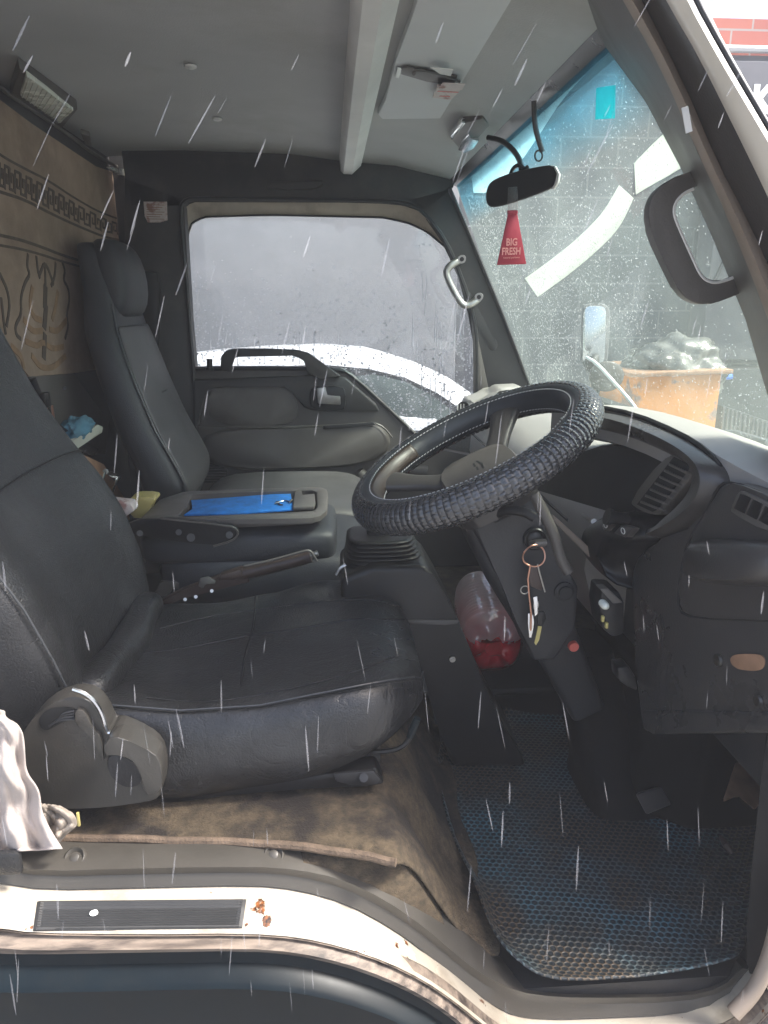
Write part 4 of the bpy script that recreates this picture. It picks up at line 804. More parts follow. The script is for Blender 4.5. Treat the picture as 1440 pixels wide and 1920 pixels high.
# ================= gear lever tower =================
gt=thing('gear_lever_tower',(.12,.58,0),'tall black gear lever housing with an accordion rubber boot','gear lever')
bm=B()
SIL=[(640,1085),(700,1062),(798,1060),(812,1078),(836,1118),(860,1165),(885,1225),(910,1290),(940,1350),(975,1410),(990,1440),(850,1440),(826,1380),(806,1310),(790,1250),(778,1190),(640,1190)]
prism(bm,PS(SIL,y=.50),(0,.17,0),.022,4); obj('housing',bm,'black',gt)
bm=B(); prism(bm,PS([(763,1163),(860,1163),(858,1170),(835,1172),(763,1169)],y=.496),(0,.01,0),.001); obj('housing_lip',bm,'grey',gt)
c=P(848,1235,y=.498); bm=B(); tube(bm,[c,c+V((0,-.004,0))],.0055,12); tube(bm,[c+V((0,-.004,0)),c+V((0,-.006,0))],.003,8); obj('housing_screw',bm,'metal',gt)
bm=B(); c0=P(722,1060,y=.585); loops=[]
for k in range(9):
    z=k*.0072; a=.072-.0022*k; b=.068-.002*k; tx=-.0012*k
    for dr_,dz in ((-.002,0),(.006,.0022),(.006,.0034),(-.003,.0054)):
        loops.append(superloop(c0+V((tx,0,z+dz)),(1,0,0),(0,1,0),a+dr_,b+dr_,.6,32))
loft(bm,loops); obj('boot',bm,'black',gt,ang=80)
bm=B(); tube(bm,[c0+V((-.01,0,.05)),c0+V((-.014,0,.09))],.022,16); obj('lever_stub',bm,'matte',gt)
bm=B(); tube(bm,ctr([P(632,1078,y=.56),P(640,1062,y=.56),P(652,1060,y=.56)],2),.005,8); obj('hose_end',bm,'metal',gt)
# ================= steering wheel =================
C0=V((.2132,.3965,.6305)); al=.465; N_=V((-math.sin(al),-.0507,math.cos(al))).normalized(); U_=V((0,1,0)).cross(N_).normalized(); V_=N_.cross(U_); RW=.178
sw=thing('steering_wheel',C0,'black steering wheel in a woven leather cover above the driver seat','steering wheel')
def wp(th,ph,r): 
    e=U_*math.cos(th)+V_*math.sin(th); return C0+e*(RW+r*math.cos(ph))+N_*(r*math.sin(ph))
rt_=.0245
bm=B(); NU,NV,sb=124,15,4; ph0,ph1=R(-140),R(92)
grid=[]
for i in range(NU*sb):
    row=[]
    for j in range(NV*sb+1):
        fu=(i%sb+.5)/sb if False else (i%sb)/sb; cu_=i//sb; cv=min(j//sb,NV-1); fv=(j-cv*sb)/sb
        if (cu_+cv)%2: h=(.0004+.0006*math.sin(math.pi*fu)) if .05<fv<.95 and fu>.02 else -.0006
        else: h=(.0002+.0008*math.sin(math.pi*fv)) if .05<fu<.95 else -.0006
        row.append(bm.verts.new(wp(2*math.pi*i/(NU*sb),ph0+(ph1-ph0)*j/(NV*sb),rt_+h)))
    grid.append(row)
for i in range(NU*sb):
    a,b=grid[i],grid[(i+1)%(NU*sb)]
    for j in range(NV*sb): bm.faces.new((a[j],b[j],b[j+1],a[j+1]))
rim=obj('woven_cover',bm,'weave',sw,ang=35)
bm=B(); grid=[]
pis=[92+128*k/12 for k in range(13)]
for i in range(220):
    grid.append([bm.verts.new(wp(2*math.pi*i/220,R(p),rt_-.0005+(.0012 if (i%2 and (k in(1,2,10,11))) else 0))) for k,p in enumerate(pis)])
for i in range(220):
    a,b=grid[i],grid[(i+1)%220]
    for j in range(12): bm.faces.new((a[j],b[j],b[j+1],a[j+1]))
obj('inner_leather',bm,'leather',sw,ang=80)
bm=B(); rows=[]
for i in range(60):
    th=R(118)+R(118)*i/59; rows.append([wp(th,R(p),rt_+.0012) for p in (128,138,150,165,180,190)])
loft(bm,rows,False,False,closed=False); obj('sheen_inner_strip',bm,'bronze',sw,solid=.001)  # bronze strip: lit sheen of the inner rim put into the colour
bm=B()
for i in range(150):
    th=2*math.pi*i/150
    for p in (122,196): tube(bm,[wp(th,R(p),rt_+.0014),wp(th+.022,R(p+2),rt_+.0016)],.0006,4)
obj('stitching',bm,'stitch',sw)
# hub pad and spokes
Hc=C0-N_*.03
HU,HV=U_,V_
def hp2(u,v,h): return Hc+HU*u+HV*v+N_*h
padL=round2([(-.062,-.075),(.02,-.075),(.05,-.062),(.058,-.03),(.058,.03),(.05,.062),(.02,.075),(-.062,.075)],2)
bm=B(); loft(bm,[[hp2(a*s,b*s,h) for a,b in padL] for s,h in ((.98,-.028),(1.02,-.012),(1.0,.004),(.95,.0085))]); hub_=obj('hub_pad',bm,'hub',sw,ang=50)
bm=B(); loft(bm,[[hp2(a*s-.004,b*s,h) for a,b in padL] for s,h in ((1.12,-.05),(1.16,-.03),(1.12,-.014),(.9,-.012))]); obj('hub_shroud',bm,'dash',sw,ang=60)
bm=B()
o=hp2(-.012,-.0,.0092); ribbon(bm,[hp2(.004,-.022,.0086),hp2(.007,.0,.0087),hp2(.004,.022,.0086)],.003,N_,.0005); ribbon(bm,[hp2(-.004,-.016,.0086),hp2(-.002,-.004,.0086)],.003,N_,.0005); ribbon(bm,[hp2(-.004,.004,.0086),hp2(-.003,.018,.0086)],.003,N_,.0005); obj('emblem',bm,'dark',hub_)
for th in (R(55),R(-55),R(150),R(-150)):
    e=U_*math.cos(th)+V_*math.sin(th); s_=N_.cross(e); k0=.045; k1=RW-rt_+.006; bm=B(); loops=[]
    for t in [k/7 for k in range(8)]:
        r=k0+(k1-k0)*t; h=-.036+.034*t**1.3; wd=.026-.008*math.sin(math.pi*t)+.004*t; loops.append(superloop(C0+e*r+N_*h,s_,N_,wd,.009,.7,14))
    loft(bm,loops); obj('spoke',bm,'dash',sw,ang=60)
# ================= steering column =================
sc=thing('steering_column',(.38,.42,.3),'dark steering column cover with ignition lock, stalk and a hanging key bunch','steering column')
bm=B()
def colloop(t,wu,wv,off=0): c=C0-N_*t+U_*off; return superloop(c,U_,V_,wu,wv,.35,20)
loft(bm,[colloop(.065,.05,.06),colloop(.075,.062,.068),colloop(.12,.066,.07),colloop(.2,.062,.066,-.003),colloop(.28,.052,.056,-.006),colloop(.33,.04,.05,-.01),colloop(.5,.03,.035,-.01)]); obj('shroud',bm,'dark',sc,ang=45)
bm=B(); yq=.33
prism(bm,PS([(885,990),(960,950),(978,920),(992,916),(1018,960),(1040,1010),(1050,1050),(1065,1070),(1085,1100),(1080,1180),(1040,1240),(1000,1240),(970,1170),(940,1095)],y=yq),(0,.09,0),.01,3); cv_=obj('lower_cover',bm,'dark',sc)
bm=B(); tube(bm,ctr([P(1000,925,y=yq+.003),P(1020,962,y=yq),P(1042,1010,y=yq),P(1052,1050,y=yq),P(1066,1072,y=yq)],2),.0085,10); obj('cover_edge',bm,'grey',cv_)
bm=B(); tube(bm,[P(866,975,y=yq+.02),P(900,1030,y=yq+.02),P(970,1140,y=yq+.02)],.0028,6); obj('bright_edge',bm,'grey',cv_)
bm=B(); prism(bm,PS([(912,955),(975,930),(984,950),(972,962),(930,982),(918,978)],y=yq-.002),(0,.01,0),.003); obj('stalk_slot',bm,'matte',cv_)
bm=B(); tube(bm,ctr([P(930,965,y=yq-.005),P(950,955,y=yq-.02),P(985,960,y=yq-.035),P(1003,970,y=yq-.04)],2),[.0055]*3+[.008]*3 if False else .0075,12); obj('indicator_stalk',bm,'black',sc)
ic=P(1003,1010,y=yq-.003); bm=B(); loft(bm,[[ic+V((0,-h,0))+(V((1,0,0))*math.cos(t)+V((0,0,1))*math.sin(t))*r for t in [2*math.pi*k/24 for k in range(24)]] for r,h in ((.0175,-.01),(.0175,.003),(.0155,.005),(.011,.003),(.007,.006))]); ign=obj('ignition_lock',bm,'black',sc)
bm=B(); tube(bm,[P(995,1022,y=yq-.012),P(1005,1020,y=yq-.018),P(1024,1018,y=yq-.018)],[.006,.007,.006],10); obj('key_head',bm,'dash',ign)
c=P(1057,1108,y=yq+.0); bm=B(); loft(bm,[[c+V((0,-h,0))+(V((1,0,0))*math.cos(t)+V((0,0,1))*math.sin(t))*r for t in [2*math.pi*k/20 for k in range(20)]] for r,h in ((.015,-.01),(.015,.004),(.010,.006),(.010,.01),(.005,.01))]); obj('tilt_knob',bm,'matte',sc)
bm=B(); prism(bm,PS([(936,1112),(948,1105),(972,1140),(972,1170),(958,1162)],y=yq+.015),(0,.004,0),.0005); obj('barcode_sticker',bm,'paper',sc) if False else bm.free()
# key bunch
kb=thing('key_bunch',P(1000,1040,y=.3),'bunch of keys on a copper ring hanging from the ignition','keys')
yk=.305
bm=B(); c=P(1001,1042,y=yk); tube(bm,[c+V((math.cos(t)*.0165,.003*math.sin(t*2),math.sin(t)*.0165)) for t in [2*math.pi*k/30 for k in range(30)]],.0013,6,closed=True); obj('split_ring',bm,'copper',kb)
bm=B(); prism(bm,PS([(995,1061),(1010,1061),(1017,1100),(1016,1108),(996,1100),(992,1090)],y=yk),(0,.003,0),.001); obj('leather_fob',bm,'brown',kb)
bm=B(); tube(bm,[P(1008,1058,y=yk-.002),P(1012,1075,y=yk-.002),P(1022,1110,y=yk)],.0012,6); obj('wire_loop',bm,'metal',kb)
bm=B(); tube(bm,[P(994,1062,y=yk),P(990,1085,y=yk),P(992,1115,y=yk),P(996,1150,y=yk),P(995,1182,y=yk)],.0016,6); obj('chain',bm,'copper',kb)
bm=B(); c=P(984,1106,y=yk); tube(bm,[c+V((math.cos(t)*.0062,0,math.sin(t)*.0062)) for t in [2*math.pi*k/16 for k in range(16)]],.0009,6,closed=True); obj('small_ring',bm,'metal',kb)
bm=B(); c=P(1005,1135,y=yk); tube(bm,[c+V((math.cos(t)*.0035,0,math.sin(t)*.008)) for t in [2*math.pi*k/16 for k in range(16)]],.0009,6,closed=True); obj('clip_ring',bm,'metal',kb)
bm=B(); prism(bm,PS([(1008,1146),(1022,1148),(1025,1160),(1018,1174),(1008,1174)],y=yk),(0,.005,0),.0015); kh=obj('key_bow',bm,'black',kb)
bm=B(); prism(bm,PS([(1009,1174),(1016,1175),(1013,1190),(1011,1200),(1005,1210),(1002,1206),(1006,1190)],y=yk+.001),(0,.0018,0)); obj('key_blade',bm,'yellow',kb)
bm=B(); prism(bm,PS([(990,1150),(1000,1150),(1001,1168),(998,1196),(992,1196),(990,1168)],y=yk+.004),(0,.002,0),.0005); obj('steel_key',bm,'chrome',kb)
bm=B(); prism(bm,PS([(1000,1120),(1008,1118),(1010,1150),(1003,1156)],y=yk-.003),(0,.002,0),.0005); obj('snap_hook',bm,'chrome',kb)
# ================= dash =================
db=thing('dashboard',(.5,.8,.5),'dark grey dashboard with instrument hood, air vent and switch pod','dashboard')
def D(L,d=0): return PS(L,pl=DF,d=d)
DX=V((1,.09,0)).normalized()
# far passenger part, windscreen light put into its pale colour
bm=B(); prof=[(.47,.30),(.44,.40),(.445,.46),(.475,.505),(.52,.53),(.6,.55),(.64,.56),(.70,.55),(.84,.5),(.84,.3)]
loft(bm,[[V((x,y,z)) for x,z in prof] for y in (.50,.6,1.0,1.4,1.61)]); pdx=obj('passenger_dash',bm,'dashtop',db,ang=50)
bm=B(); tube(bm,[V((.446,y,.455)) for y in (.62,1.0,1.58)],.004,6); obj('dash_seam',bm,'dark',pdx)
bm=B(); prism(bm,PS([(872,790),(880,752),(925,742),(938,728),(985,726),(1000,760),(1000,800),(880,800)],y=1.46),(0,.12,0),.012,3); pod=obj('vent_pod',bm,'dashtop',db)
bm=B(); c=P(869,768,y=1.45); tube(bm,[c,c+V((.03,.03,0))],.024,16); 
obj('round_vent',bm,'dark',pod)
bm=B()
for k in range(5): tube(bm,[c+V((-.018+k*.009,-.003,-.017)),c+V((-.018+k*.009,-.003,.017))],.0016,5)
obj('vent_fins',bm,'beam',pod)
bm=B(); prism(bm,PS([(928,742),(936,734),(955,731),(952,740)],y=1.456),(0,.006,0)); obj('vent_slot',bm,'black',pod)
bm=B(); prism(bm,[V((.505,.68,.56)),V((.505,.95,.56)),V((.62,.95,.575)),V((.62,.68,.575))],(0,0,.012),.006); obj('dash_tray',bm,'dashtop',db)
# driver side mass
bm=B(); prism(bm,[V((.52,.03,.27)),V((.52,.62,.27)),V((.52,.62,.6)),V((.52,.03,.62))],(.3,0,-.02),.01); obj('core',bm,'dark',db)
bm=B(); prism(bm,D([(1084,850),(1130,835),(1250,842),(1250,870),(1190,960),(1115,975),(1100,1060),(1085,1080),(1030,1000),(960,960),(985,890)],.035),(.02,0,0),.003); obj('gauge_lens',bm,'dark',db)
ho=[(1060,778),(1120,770),(1190,785),(1270,820),(1318,852),(1346,885),(1347,925),(1325,960),(1280,990),(1235,1008),(1195,1022)]
hi=[(1060,805),(1112,798),(1178,812),(1250,842),(1285,862),(1300,885),(1297,915),(1275,945),(1240,975),(1225,990),(1185,998)]
O=smoothpts(D(ho,0),2); I=smoothpts(D(hi,-.012),2); I2=smoothpts(D([(a-6,b+5) for a,b in hi],.03),2)
bm=B(); loft(bm,[[i2,i_,o_.lerp(i_,.35)+V((-.012,0,.002)),o_,o_+V((.022,.0,-.004)),o_+V((.05,.02,-.02))] for o_,i_,i2 in zip(O,I,I2)],True,True); obj('instrument_hood',bm,'dash',db,ang=55)
# top pad, coloured pale for the windscreen light on it
tpn=[(1035,762),(1120,765),(1200,782),(1275,812),(1335,848),(1400,885),(1480,925),(1600,980)]
tf=[P(a,b,pl=DF,d=.016) for a,b in tpn]
bm=B(); tube(bm,smoothpts([P(a,b,pl=DF,d=.012) for a,b in [(1060,770),(1120,762),(1192,777),(1274,812),(1326,845),(1355,882),(1356,928),(1333,967),(1288,998),(1240,1017)]],1),.004,6); obj('hood_gap',bm,'matte',db)
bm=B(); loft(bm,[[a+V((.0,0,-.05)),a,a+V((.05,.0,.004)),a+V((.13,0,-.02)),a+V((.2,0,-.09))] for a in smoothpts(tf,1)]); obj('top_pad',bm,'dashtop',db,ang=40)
# vent
vo=round2([(1262,850),(1292,866),(1299,882),(1288,905),(1240,960),(1228,968),(1186,950),(1180,940),(1240,862)],1)
bm=B(); prism(bm,D(vo,-.006),(.03,0,0),.004); vt=obj('air_vent',bm,'grey',db)
vi=[(1262,857),(1286,869),(1290,880),(1232,955),(1222,960),(1193,946)]
bm=B(); prism(bm,D(vi,-.008),(.012,0,0),.001); obj('vent_cavity',bm,'matte',vt)
for k in range(7):
    t=(k+.5)/7; a=V((1258,862,0)).lerp(V((1196,944,0)),t); b=V((1290,878,0)).lerp(V((1232,958,0)),t)
    if 1<=k<6: pass
    bm=B(); q=D([(a.x,a.y),(b.x,b.y),(b.x-1,b.y+4.5),(a.x-1,a.y+4.5)],-.013); prism(bm,q,(.012,0,-.004),.0007); obj('vent_slat',bm,'grey',vt)
# switch pod
bm=B(); pod2=[(1120,985),(1150,965),(1180,957),(1222,975),(1240,1005),(1215,1025),(1190,1050),(1180,1080),(1190,1110),(1170,1095),(1135,1060),(1115,1030)]
cc=P(1165,1020,pl=DF)
L0=D(round2(pod2,2)); loft(bm,[[p+V((.06,0,0)) for p in L0],L0,[p.lerp(cc,.1)+V((-.022,0,0)) for p in L0],[p.lerp(cc,.28)+V((-.036,0,0)) for p in L0],[p.lerp(cc,.7)+V((-.042,0,0)) for p in L0]]); pod_=obj('switch_pod',bm,'black',db,ang=60)
k0=P(1152,975,pl=DF,d=-.045); bm=B(); tube(bm,[k0+V((.02,0,0)),k0+V((-.006,0,.004))],.010,16); tube(bm,[k0+V((-.006,0,.004)),k0+V((-.012,0,.006))],.0125,16); obj('rotary_knob',bm,'black',pod_)
for L,nm in (([(1150,1000),(1165,984),(1186,990),(1172,1008)],'push_switch'),([(1128,985),(1138,972),(1143,984),(1132,996)],'push_switch')):
    bm=B(); prism(bm,D(L,-.05),(.012,0,0),.0015); s1=obj(nm,bm,'dash',pod_); bm=B(); c=sum(D(L,-.0515),V((0,0,0)))/4
    tube(bm,[c+V((0,math.cos(t)*.007,math.sin(t)*.004)) for t in [2*math.pi*k/14 for k in range(14)]],.0007,5,closed=True); obj('switch_mark',bm,'beam',s1)
# fascia right of hood
fa=[(1212,1025),(1240,1010),(1290,992),(1330,965),(1352,930),(1372,912),(1480,952),(1560,1000),(1560,1372),(1225,1374),(1203,1368),(1197,1330),(1196,1240),(1188,1160),(1186,1100),(1183,1070),(1192,1045)]
bm=B(); prism(bm,D(fa,.0),(.06,0,0),.009,4); fas=obj('lower_fascia',bm,'dash',db)
bm=B(); prism(bm,D([(1199,1330),(1560,1335),(1560,1374),(1225,1376),(1204,1369)],-.004),(.03,0,0),.006,3); obj('fascia_lip',bm,'dash',fas)
pan_=round2([(1280,1060),(1290,1015),(1325,960),(1345,915),(1362,904),(1400,912),(1500,958),(1500,1165),(1420,1162),(1300,1158),(1272,1145),(1274,1100)],1)
bm=B(); prism(bm,D(pan_,-.006),(.02,0,0),.005,4); pn_=obj('cup_holder_panel',bm,'dash',db)
bm=B(); tube(bm,[P(a,b,pl=DF,d=-.001) for a,b in pan_],.0022,6,closed=True); obj('panel_gap',bm,'matte',pn_)
bm=B(); L0=D(round2([(1302,1060),(1306,1018),(1330,1008),(1500,1018),(1500,1100),(1400,1098),(1320,1092),(1304,1080)],2),-.006); cc=sum(L0,V((0,0,0)))/len(L0)
loft(bm,[[p+V((.01,0,0)) for p in L0],L0,[p.lerp(cc,.1)+V((-.016,0,.002)) for p in L0],[p.lerp(cc,.3)+V((-.028,0,.0)) for p in L0]]); obj('pull_bulge',bm,'dash',pn_,ang=60)
bm=B(); prism(bm,D(round2([(1298,1045),(1305,1036),(1318,1040),(1318,1062),(1302,1072),(1297,1062)],1),-.0075),(.006,0,0),.001); obj('finger_recess',bm,'matte',pn_)
ox=(P(1400,1084,pl=DF)-P(1350,1082,pl=DF)).normalized(); bm=B(); textmesh(bm,'PULL',.011,P(1349,1085,pl=DF,d=-.026),ox,V((0,0,1)),.0006,.9); obj('pull_lettering',bm,'grey',pn_)
bm=B(); prism(bm,D(round2([(1368,955),(1384,922),(1392,920),(1450,948),(1446,990),(1436,997),(1372,962)],1),-.009),(.006,0,0),.0015); sw_=obj('switch_blank_frame',bm,'grey',pn_)
for a in (0,23,46):
    bm=B(); prism(bm,D([(1375+a,953+a*.5),(1388+a,925+a*.5),(1406+a,934+a*.5),(1394+a,963+a*.5)],-.0105),(.003,0,0),.0008); obj('switch_blank',bm,'black',sw_)
c=P(1349,1238,pl=DF,d=-.001); bm=B(); tube(bm,[c,c+V((-.004,0,0))],.0075,14); ribbon(bm,[c+V((-.004,-.004,0)),c+V((-.004,.004,0))],.0014,(-1,0,0),.0005); obj('fascia_screw',bm,'metal',fas)
c=P(1424,1314,pl=DF,d=-.001); bm=B(); tube(bm,[c,c+V((-.004,0,0))],.0065,14); obj('fascia_screw',bm,'metal',fas)
bm=B(); prism(bm,D(round2([(1366,1236),(1376,1226),(1425,1226),(1434,1236),(1430,1254),(1415,1259),(1376,1254)],2),-.0015),(.006,0,0),.001); obj('coin_slot',bm,'wood',fas)
# left edge gear on the fascia: relay box, small plug
rb_=thing('relay_box',P(1150,1150,pl=DF),'small black relay box with a bare bulb under the switch pod','relay box')
bm=B(); prism(bm,PS([(1128,1106),(1160,1108),(1172,1130),(1172,1190),(1150,1196),(1130,1180),(1124,1140)],y=.27),(0,.05,0),.005,2); obj('case',bm,'black',rb_)
bm=B(); prism(bm,PS([(1125,1105),(1140,1104),(1168,1130),(1150,1132)],y=.262),(0,.02,0),.001); obj('top_flap',bm,'grey',rb_)
bm=B(); c=P(1135,1136,y=.26); loft(bm,[[c+V((math.cos(t)*r,-h,math.sin(t)*r)) for t in [2*math.pi*k/12 for k in range(12)]] for r,h in ((.006,-.012),(.006,0),(.0045,.004),(.001,.006))]); obj('bulb',bm,'lens',rb_)
for a,b in ((1130,1160),(1137,1172)):
    bm=B(); box(bm,P(a,b,y=.265),(.004,.006,.009),.001); obj('terminal',bm,'yellow',rb_)
bm=B(); prism(bm,PS([(1158,1252),(1180,1250),(1192,1270),(1196,1296),(1180,1290),(1160,1276)],y=.27),(0,.03,0),.003); tag(obj('wire_plug',bm,'black'),'small black wire plug low beside the fascia edge','plug')
bm=B(); tube(bm,ctr([P(1143,1062,pl=DF,d=.0),P(1147,1071,pl=DF,d=-.004),P(1156,1068,pl=DF,d=0)],2),.0022,6); tag(obj('red_wire_clip',bm,'rimred'),'tiny red curved clip under the switch pod','clip')
bm=B(); c=P(1076,1213,y=.36); loft(bm,[[c+V((math.cos(t)*r,-h,math.sin(t)*r)) for t in [2*math.pi*k/20 for k in range(20)]] for r,h in ((.0085,-.02),(.0085,0),(.0075,.002))]); tag(obj('red_button',bm,'rimred'),'round dull red button below the steering column','button')
bm=B(); prism(bm,PS([(1034,975),(1042,970),(1118,1038),(1124,1050),(1116,1052),(1105,1045)],y=.40),(0,.02,0),.002); tag(obj('trim_strip',bm,'tanseal'),'pale worn trim strip slanting beside the steering column','trim strip')
bm=B(); tube(bm,[P(1093,965,pl=DF,d=.02),P(1110,976,pl=DF,d=-.02)],.003,8); tube(bm,[P(1110,976,pl=DF,d=-.02),P(1114,978,pl=DF,d=-.03)],.005,8); tag(obj('trip_reset_pin',bm,'metal'),'small pin sticking out of the gauge lens beside the switch pod','pin')
# pedals and dark duct at the floor
fd=thing('column_floor_boot',(.48,.4,.1),'dark brown boxy column boot running down to the floor mat','column boot')
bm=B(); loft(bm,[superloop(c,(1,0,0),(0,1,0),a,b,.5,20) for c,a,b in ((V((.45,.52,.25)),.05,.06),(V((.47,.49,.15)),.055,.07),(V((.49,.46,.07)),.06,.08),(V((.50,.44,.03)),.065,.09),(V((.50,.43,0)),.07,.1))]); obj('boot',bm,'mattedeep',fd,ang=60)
bm=B(); prism(bm,[V((.50,.36,.004)),V((.585,.30,.004)),V((.79,.30,.004)),V((.79,.62,.004)),V((.50,.62,.004))],(.02,.02,.24),.012,3); tag(obj('under_dash_shade_block',bm,'mattedeep'),'added black block that darkens the space under the dashboard behind the pedals','housing')  # box added only to keep the footwell dark here
pd=thing('clutch_pedal',P(1235,1500,y=.33),'worn metal pedal pad poking out under the dashboard','pedal')
bm=B(); prism(bm,[P(a,b,y=yy) for a,b,yy in [(1192,1490,.3),(1240,1475,.34),(1266,1506,.33),(1212,1528,.29)]],(.01,.02,-.012),.003); obj('pad',bm,'hub',pd)
bm=B(); tube(bm,[P(1240,1490,y=.35),P(1290,1420,y=.42),P(1300,1370,y=.45)],.008,8); obj('arm',bm,'black',pd)
bm=B(); prism(bm,[P(a,b,y=yy) for a,b,yy in [(1380,1430,.3),(1420,1440,.3),(1430,1500,.24),(1415,1520,.22),(1385,1490,.24),(1355,1505,.22)]],(.012,.02,-.012),.003); tag(obj('brake_pedal',bm,'wood'),'dull reddish brown pedal plate in the far right shadow','pedal')
bm=B(); tube(bm,[P(1352,1570,z=.02),P(1362,1585,z=.02),P(1372,1600,z=.012)],[.004,.006,.003],8); tag(obj('cigarette_lighter_bit',bm,'brown'),'small brown scrap lying on the right of the floor mat','scrap')
# ================= floor mat =================
mo=[(938,1322),(985,1338),(1085,1342),(1180,1340),(1300,1370),(1400,1420),(1430,1500),(1420,1620),(1402,1740),(1392,1790),(1340,1806),(1260,1822),(1180,1832),(1062,1838),(1020,1830),(985,1812),(945,1775),(915,1725),(890,1650),(858,1590),(840,1540),(826,1480),(820,1430),(830,1380),(880,1340)]
zl=[.02,.012,.012,.012,.012,.012,.012,.012,.014,.02,.02,.018,.018,.02,.024,.03,.04,.045,.04,.035,.03,.028,.026,.022,.02]
O=[P(a,b,z=z_) for (a,b),z_ in zip(mo,zl)]
def cat(L,k=2):
    for _ in range(k): 
        out=[]
        for i in range(len(L)): a,b=L[i],L[(i+1)%len(L)]; out+=[a*.75+b*.25,a*.25+b*.75]
        L=out
    return L
O=cat(O,2); cc=V((.38,.36,.004)); bm=B(); rings=[]
for s,zf in ((1,1),(.985,.8),(.95,.4),(.9,.12),(.85,0),(.6,0),(.3,0),(.1,0)):
    rings.append([V((cc.x+(p.x-cc.x)*s,cc.y+(p.y-cc.y)*s,.004+(p.z-.004)*zf+.0012*noise.noise(V((p.x*30*s,p.y*30*s,s))))) for p in O])
loft(bm,rings,False,True); tag(obj('floor_mat',bm,'hex',ang=60,solid=.003),'grimy blue rubber floor mat with honeycomb cells in the driver footwell','floor mat')
# brown carpet on the seat platform and down its side
cp=thing('seat_platform_carpet',(-.1,.1,.2),'brown carpet with rolled edge under the driver seat','carpet')
def cpz(x):
    if x<.05: return .208
    t=min(1,(x-.05)/.15); return .208-.2*(t*t*(3-2*t))
edge=[(60,1578),(118,1573),(200,1572),(300,1576),(400,1578),(500,1582),(600,1592),(680,1604),(742,1618)]
E_=[P(a,b,z=.212) for a,b in edge]
E_=[V((-.6,E_[0].y+.005,.212))]+smoothpts(E_,1)
E2=E_+[V((.085,.056,0)),V((.105,.06,0)),V((.125,.065,0)),V((.145,.07,0)),V((.165,.074,0)),V((.185,.075,0)),V((.2,.075,0)),V((.21,.075,0))]
bm=B(); rows=[]
for p in E2:
    wv=1 if p.x>-.02 else 0
    rows.append([V((p.x+.006*wv*math.sin(k*.8),p.y+(.64-p.y)*(k/24)**1.2,cpz(p.x)+.006+.002*noise.noise(V((p.x*18,k*.9,4)))+wv*.006*noise.noise(V((p.x*14,k*.35,8)))+(.005*math.exp(-((p.y+(.64-p.y)*(k/24)-.16)/.012)**2) if p.x>-.02 else 0))) for k in range(25)])
loft(bm,rows,False,False,closed=False); obj('pile',bm,'carpet',cp,sub=1,solid=.006)
bm=B(); tube(bm,[p+V((0,-.002,.002+.0008*math.sin(i*2.1))) for i,p in enumerate(E_)],.0052,8); obj('rolled_edge',bm,'carpetedge',cp)
# ================= bottle of red liquid =================
bt_=thing('liquid_bottle',P(920,1280,y=.86),'clear ribbed plastic bottle half full of bright red liquid on the floor','bottle')
q0=P(926,1214,y=.77); q1=P(908,1132,y=.95); ax=(q1-q0).normalized(); bu=V((1,0,0)); bu=(bu-ax*bu.dot(ax)).normalized(); bv=ax.cross(bu)
def bl(t,r): return superloop(q0+ax*t,bu,bv,r*1.06,r*1.18,.75,36)
prof=[(.0,.020),(-.006,.030),(-.004,.042),(.004,.054),(.014,.0605),(.03,.063)]
L1=(q1-q0).length
k=.034
while k<L1+.02: prof+= [(k,.0622),(k+.004,.0668),(k+.008,.0655)]; k+=.0125
prof+=[(k+.01,.06),(k+.04,.04),(k+.06,.02),(k+.075,.019)]
bm=B(); lp=[]
for t,r in prof:
    l=bl(t,r)
    if t<.01:
        for i,v in enumerate(l): v+=ax*(.008*math.cos(i/36*2*math.pi*5)*(1-t/.01) if t>=0 else .006*math.cos(i/36*2*math.pi*5))
    lp.append(l)
zl_=P(930,1207,y=.755).z
loft(bm,lp)
for f in bm.faces: f.material_index=1 if f.calc_center_median().z>zl_+.002 else 0
obj('shell',bm,['clear','frost'],bt_,ang=70)
bm=B(); lp=[]
for t,r in prof[:-4]:
    l=bl(t,r*.965)
    for i,v in enumerate(l):
        if t<.01: v+=ax*(.004+.006*math.cos(i/36*2*math.pi*5))
        else: v+=ax*.002
        if v.z>zl_: v.z=zl_
    lp.append(l)
loft(bm,lp); obj('red_liquid',bm,'liquid',bt_,ang=50)
bm=B(); rows=[]
for t in (.075,.09,.105,.12,.135):
    rows.append([q0+ax*t+(bu*math.cos(a)+bv*math.sin(a))*.067 for a in [R(130+8*j) for j in range(8)]])
loft(bm,rows,False,False,closed=False); obj('label',bm,'blueglow',bt_,solid=.0006)
# floor grate panel behind column, brown floor carpet far
bm=B(); prism(bm,[V((.1,.98,.004)),V((.8,.98,.004)),V((.8,1.6,.004)),V((.1,1.6,.004))],(0,0,.006),.002); tag(obj('passenger_footwell_carpet',bm,'carpet2'),'dull olive brown carpet on the far footwell floor','carpet')
bm=B(); prism(bm,[V((.17,.76,.004)),V((.8,.76,.004)),V((.8,.975,.004)),V((.17,.975,.004))],(0,0,.02),.008); tag(obj('engine_tunnel_cover',bm,'dark'),'flat dark tunnel cover under the red liquid bottle','tunnel cover')
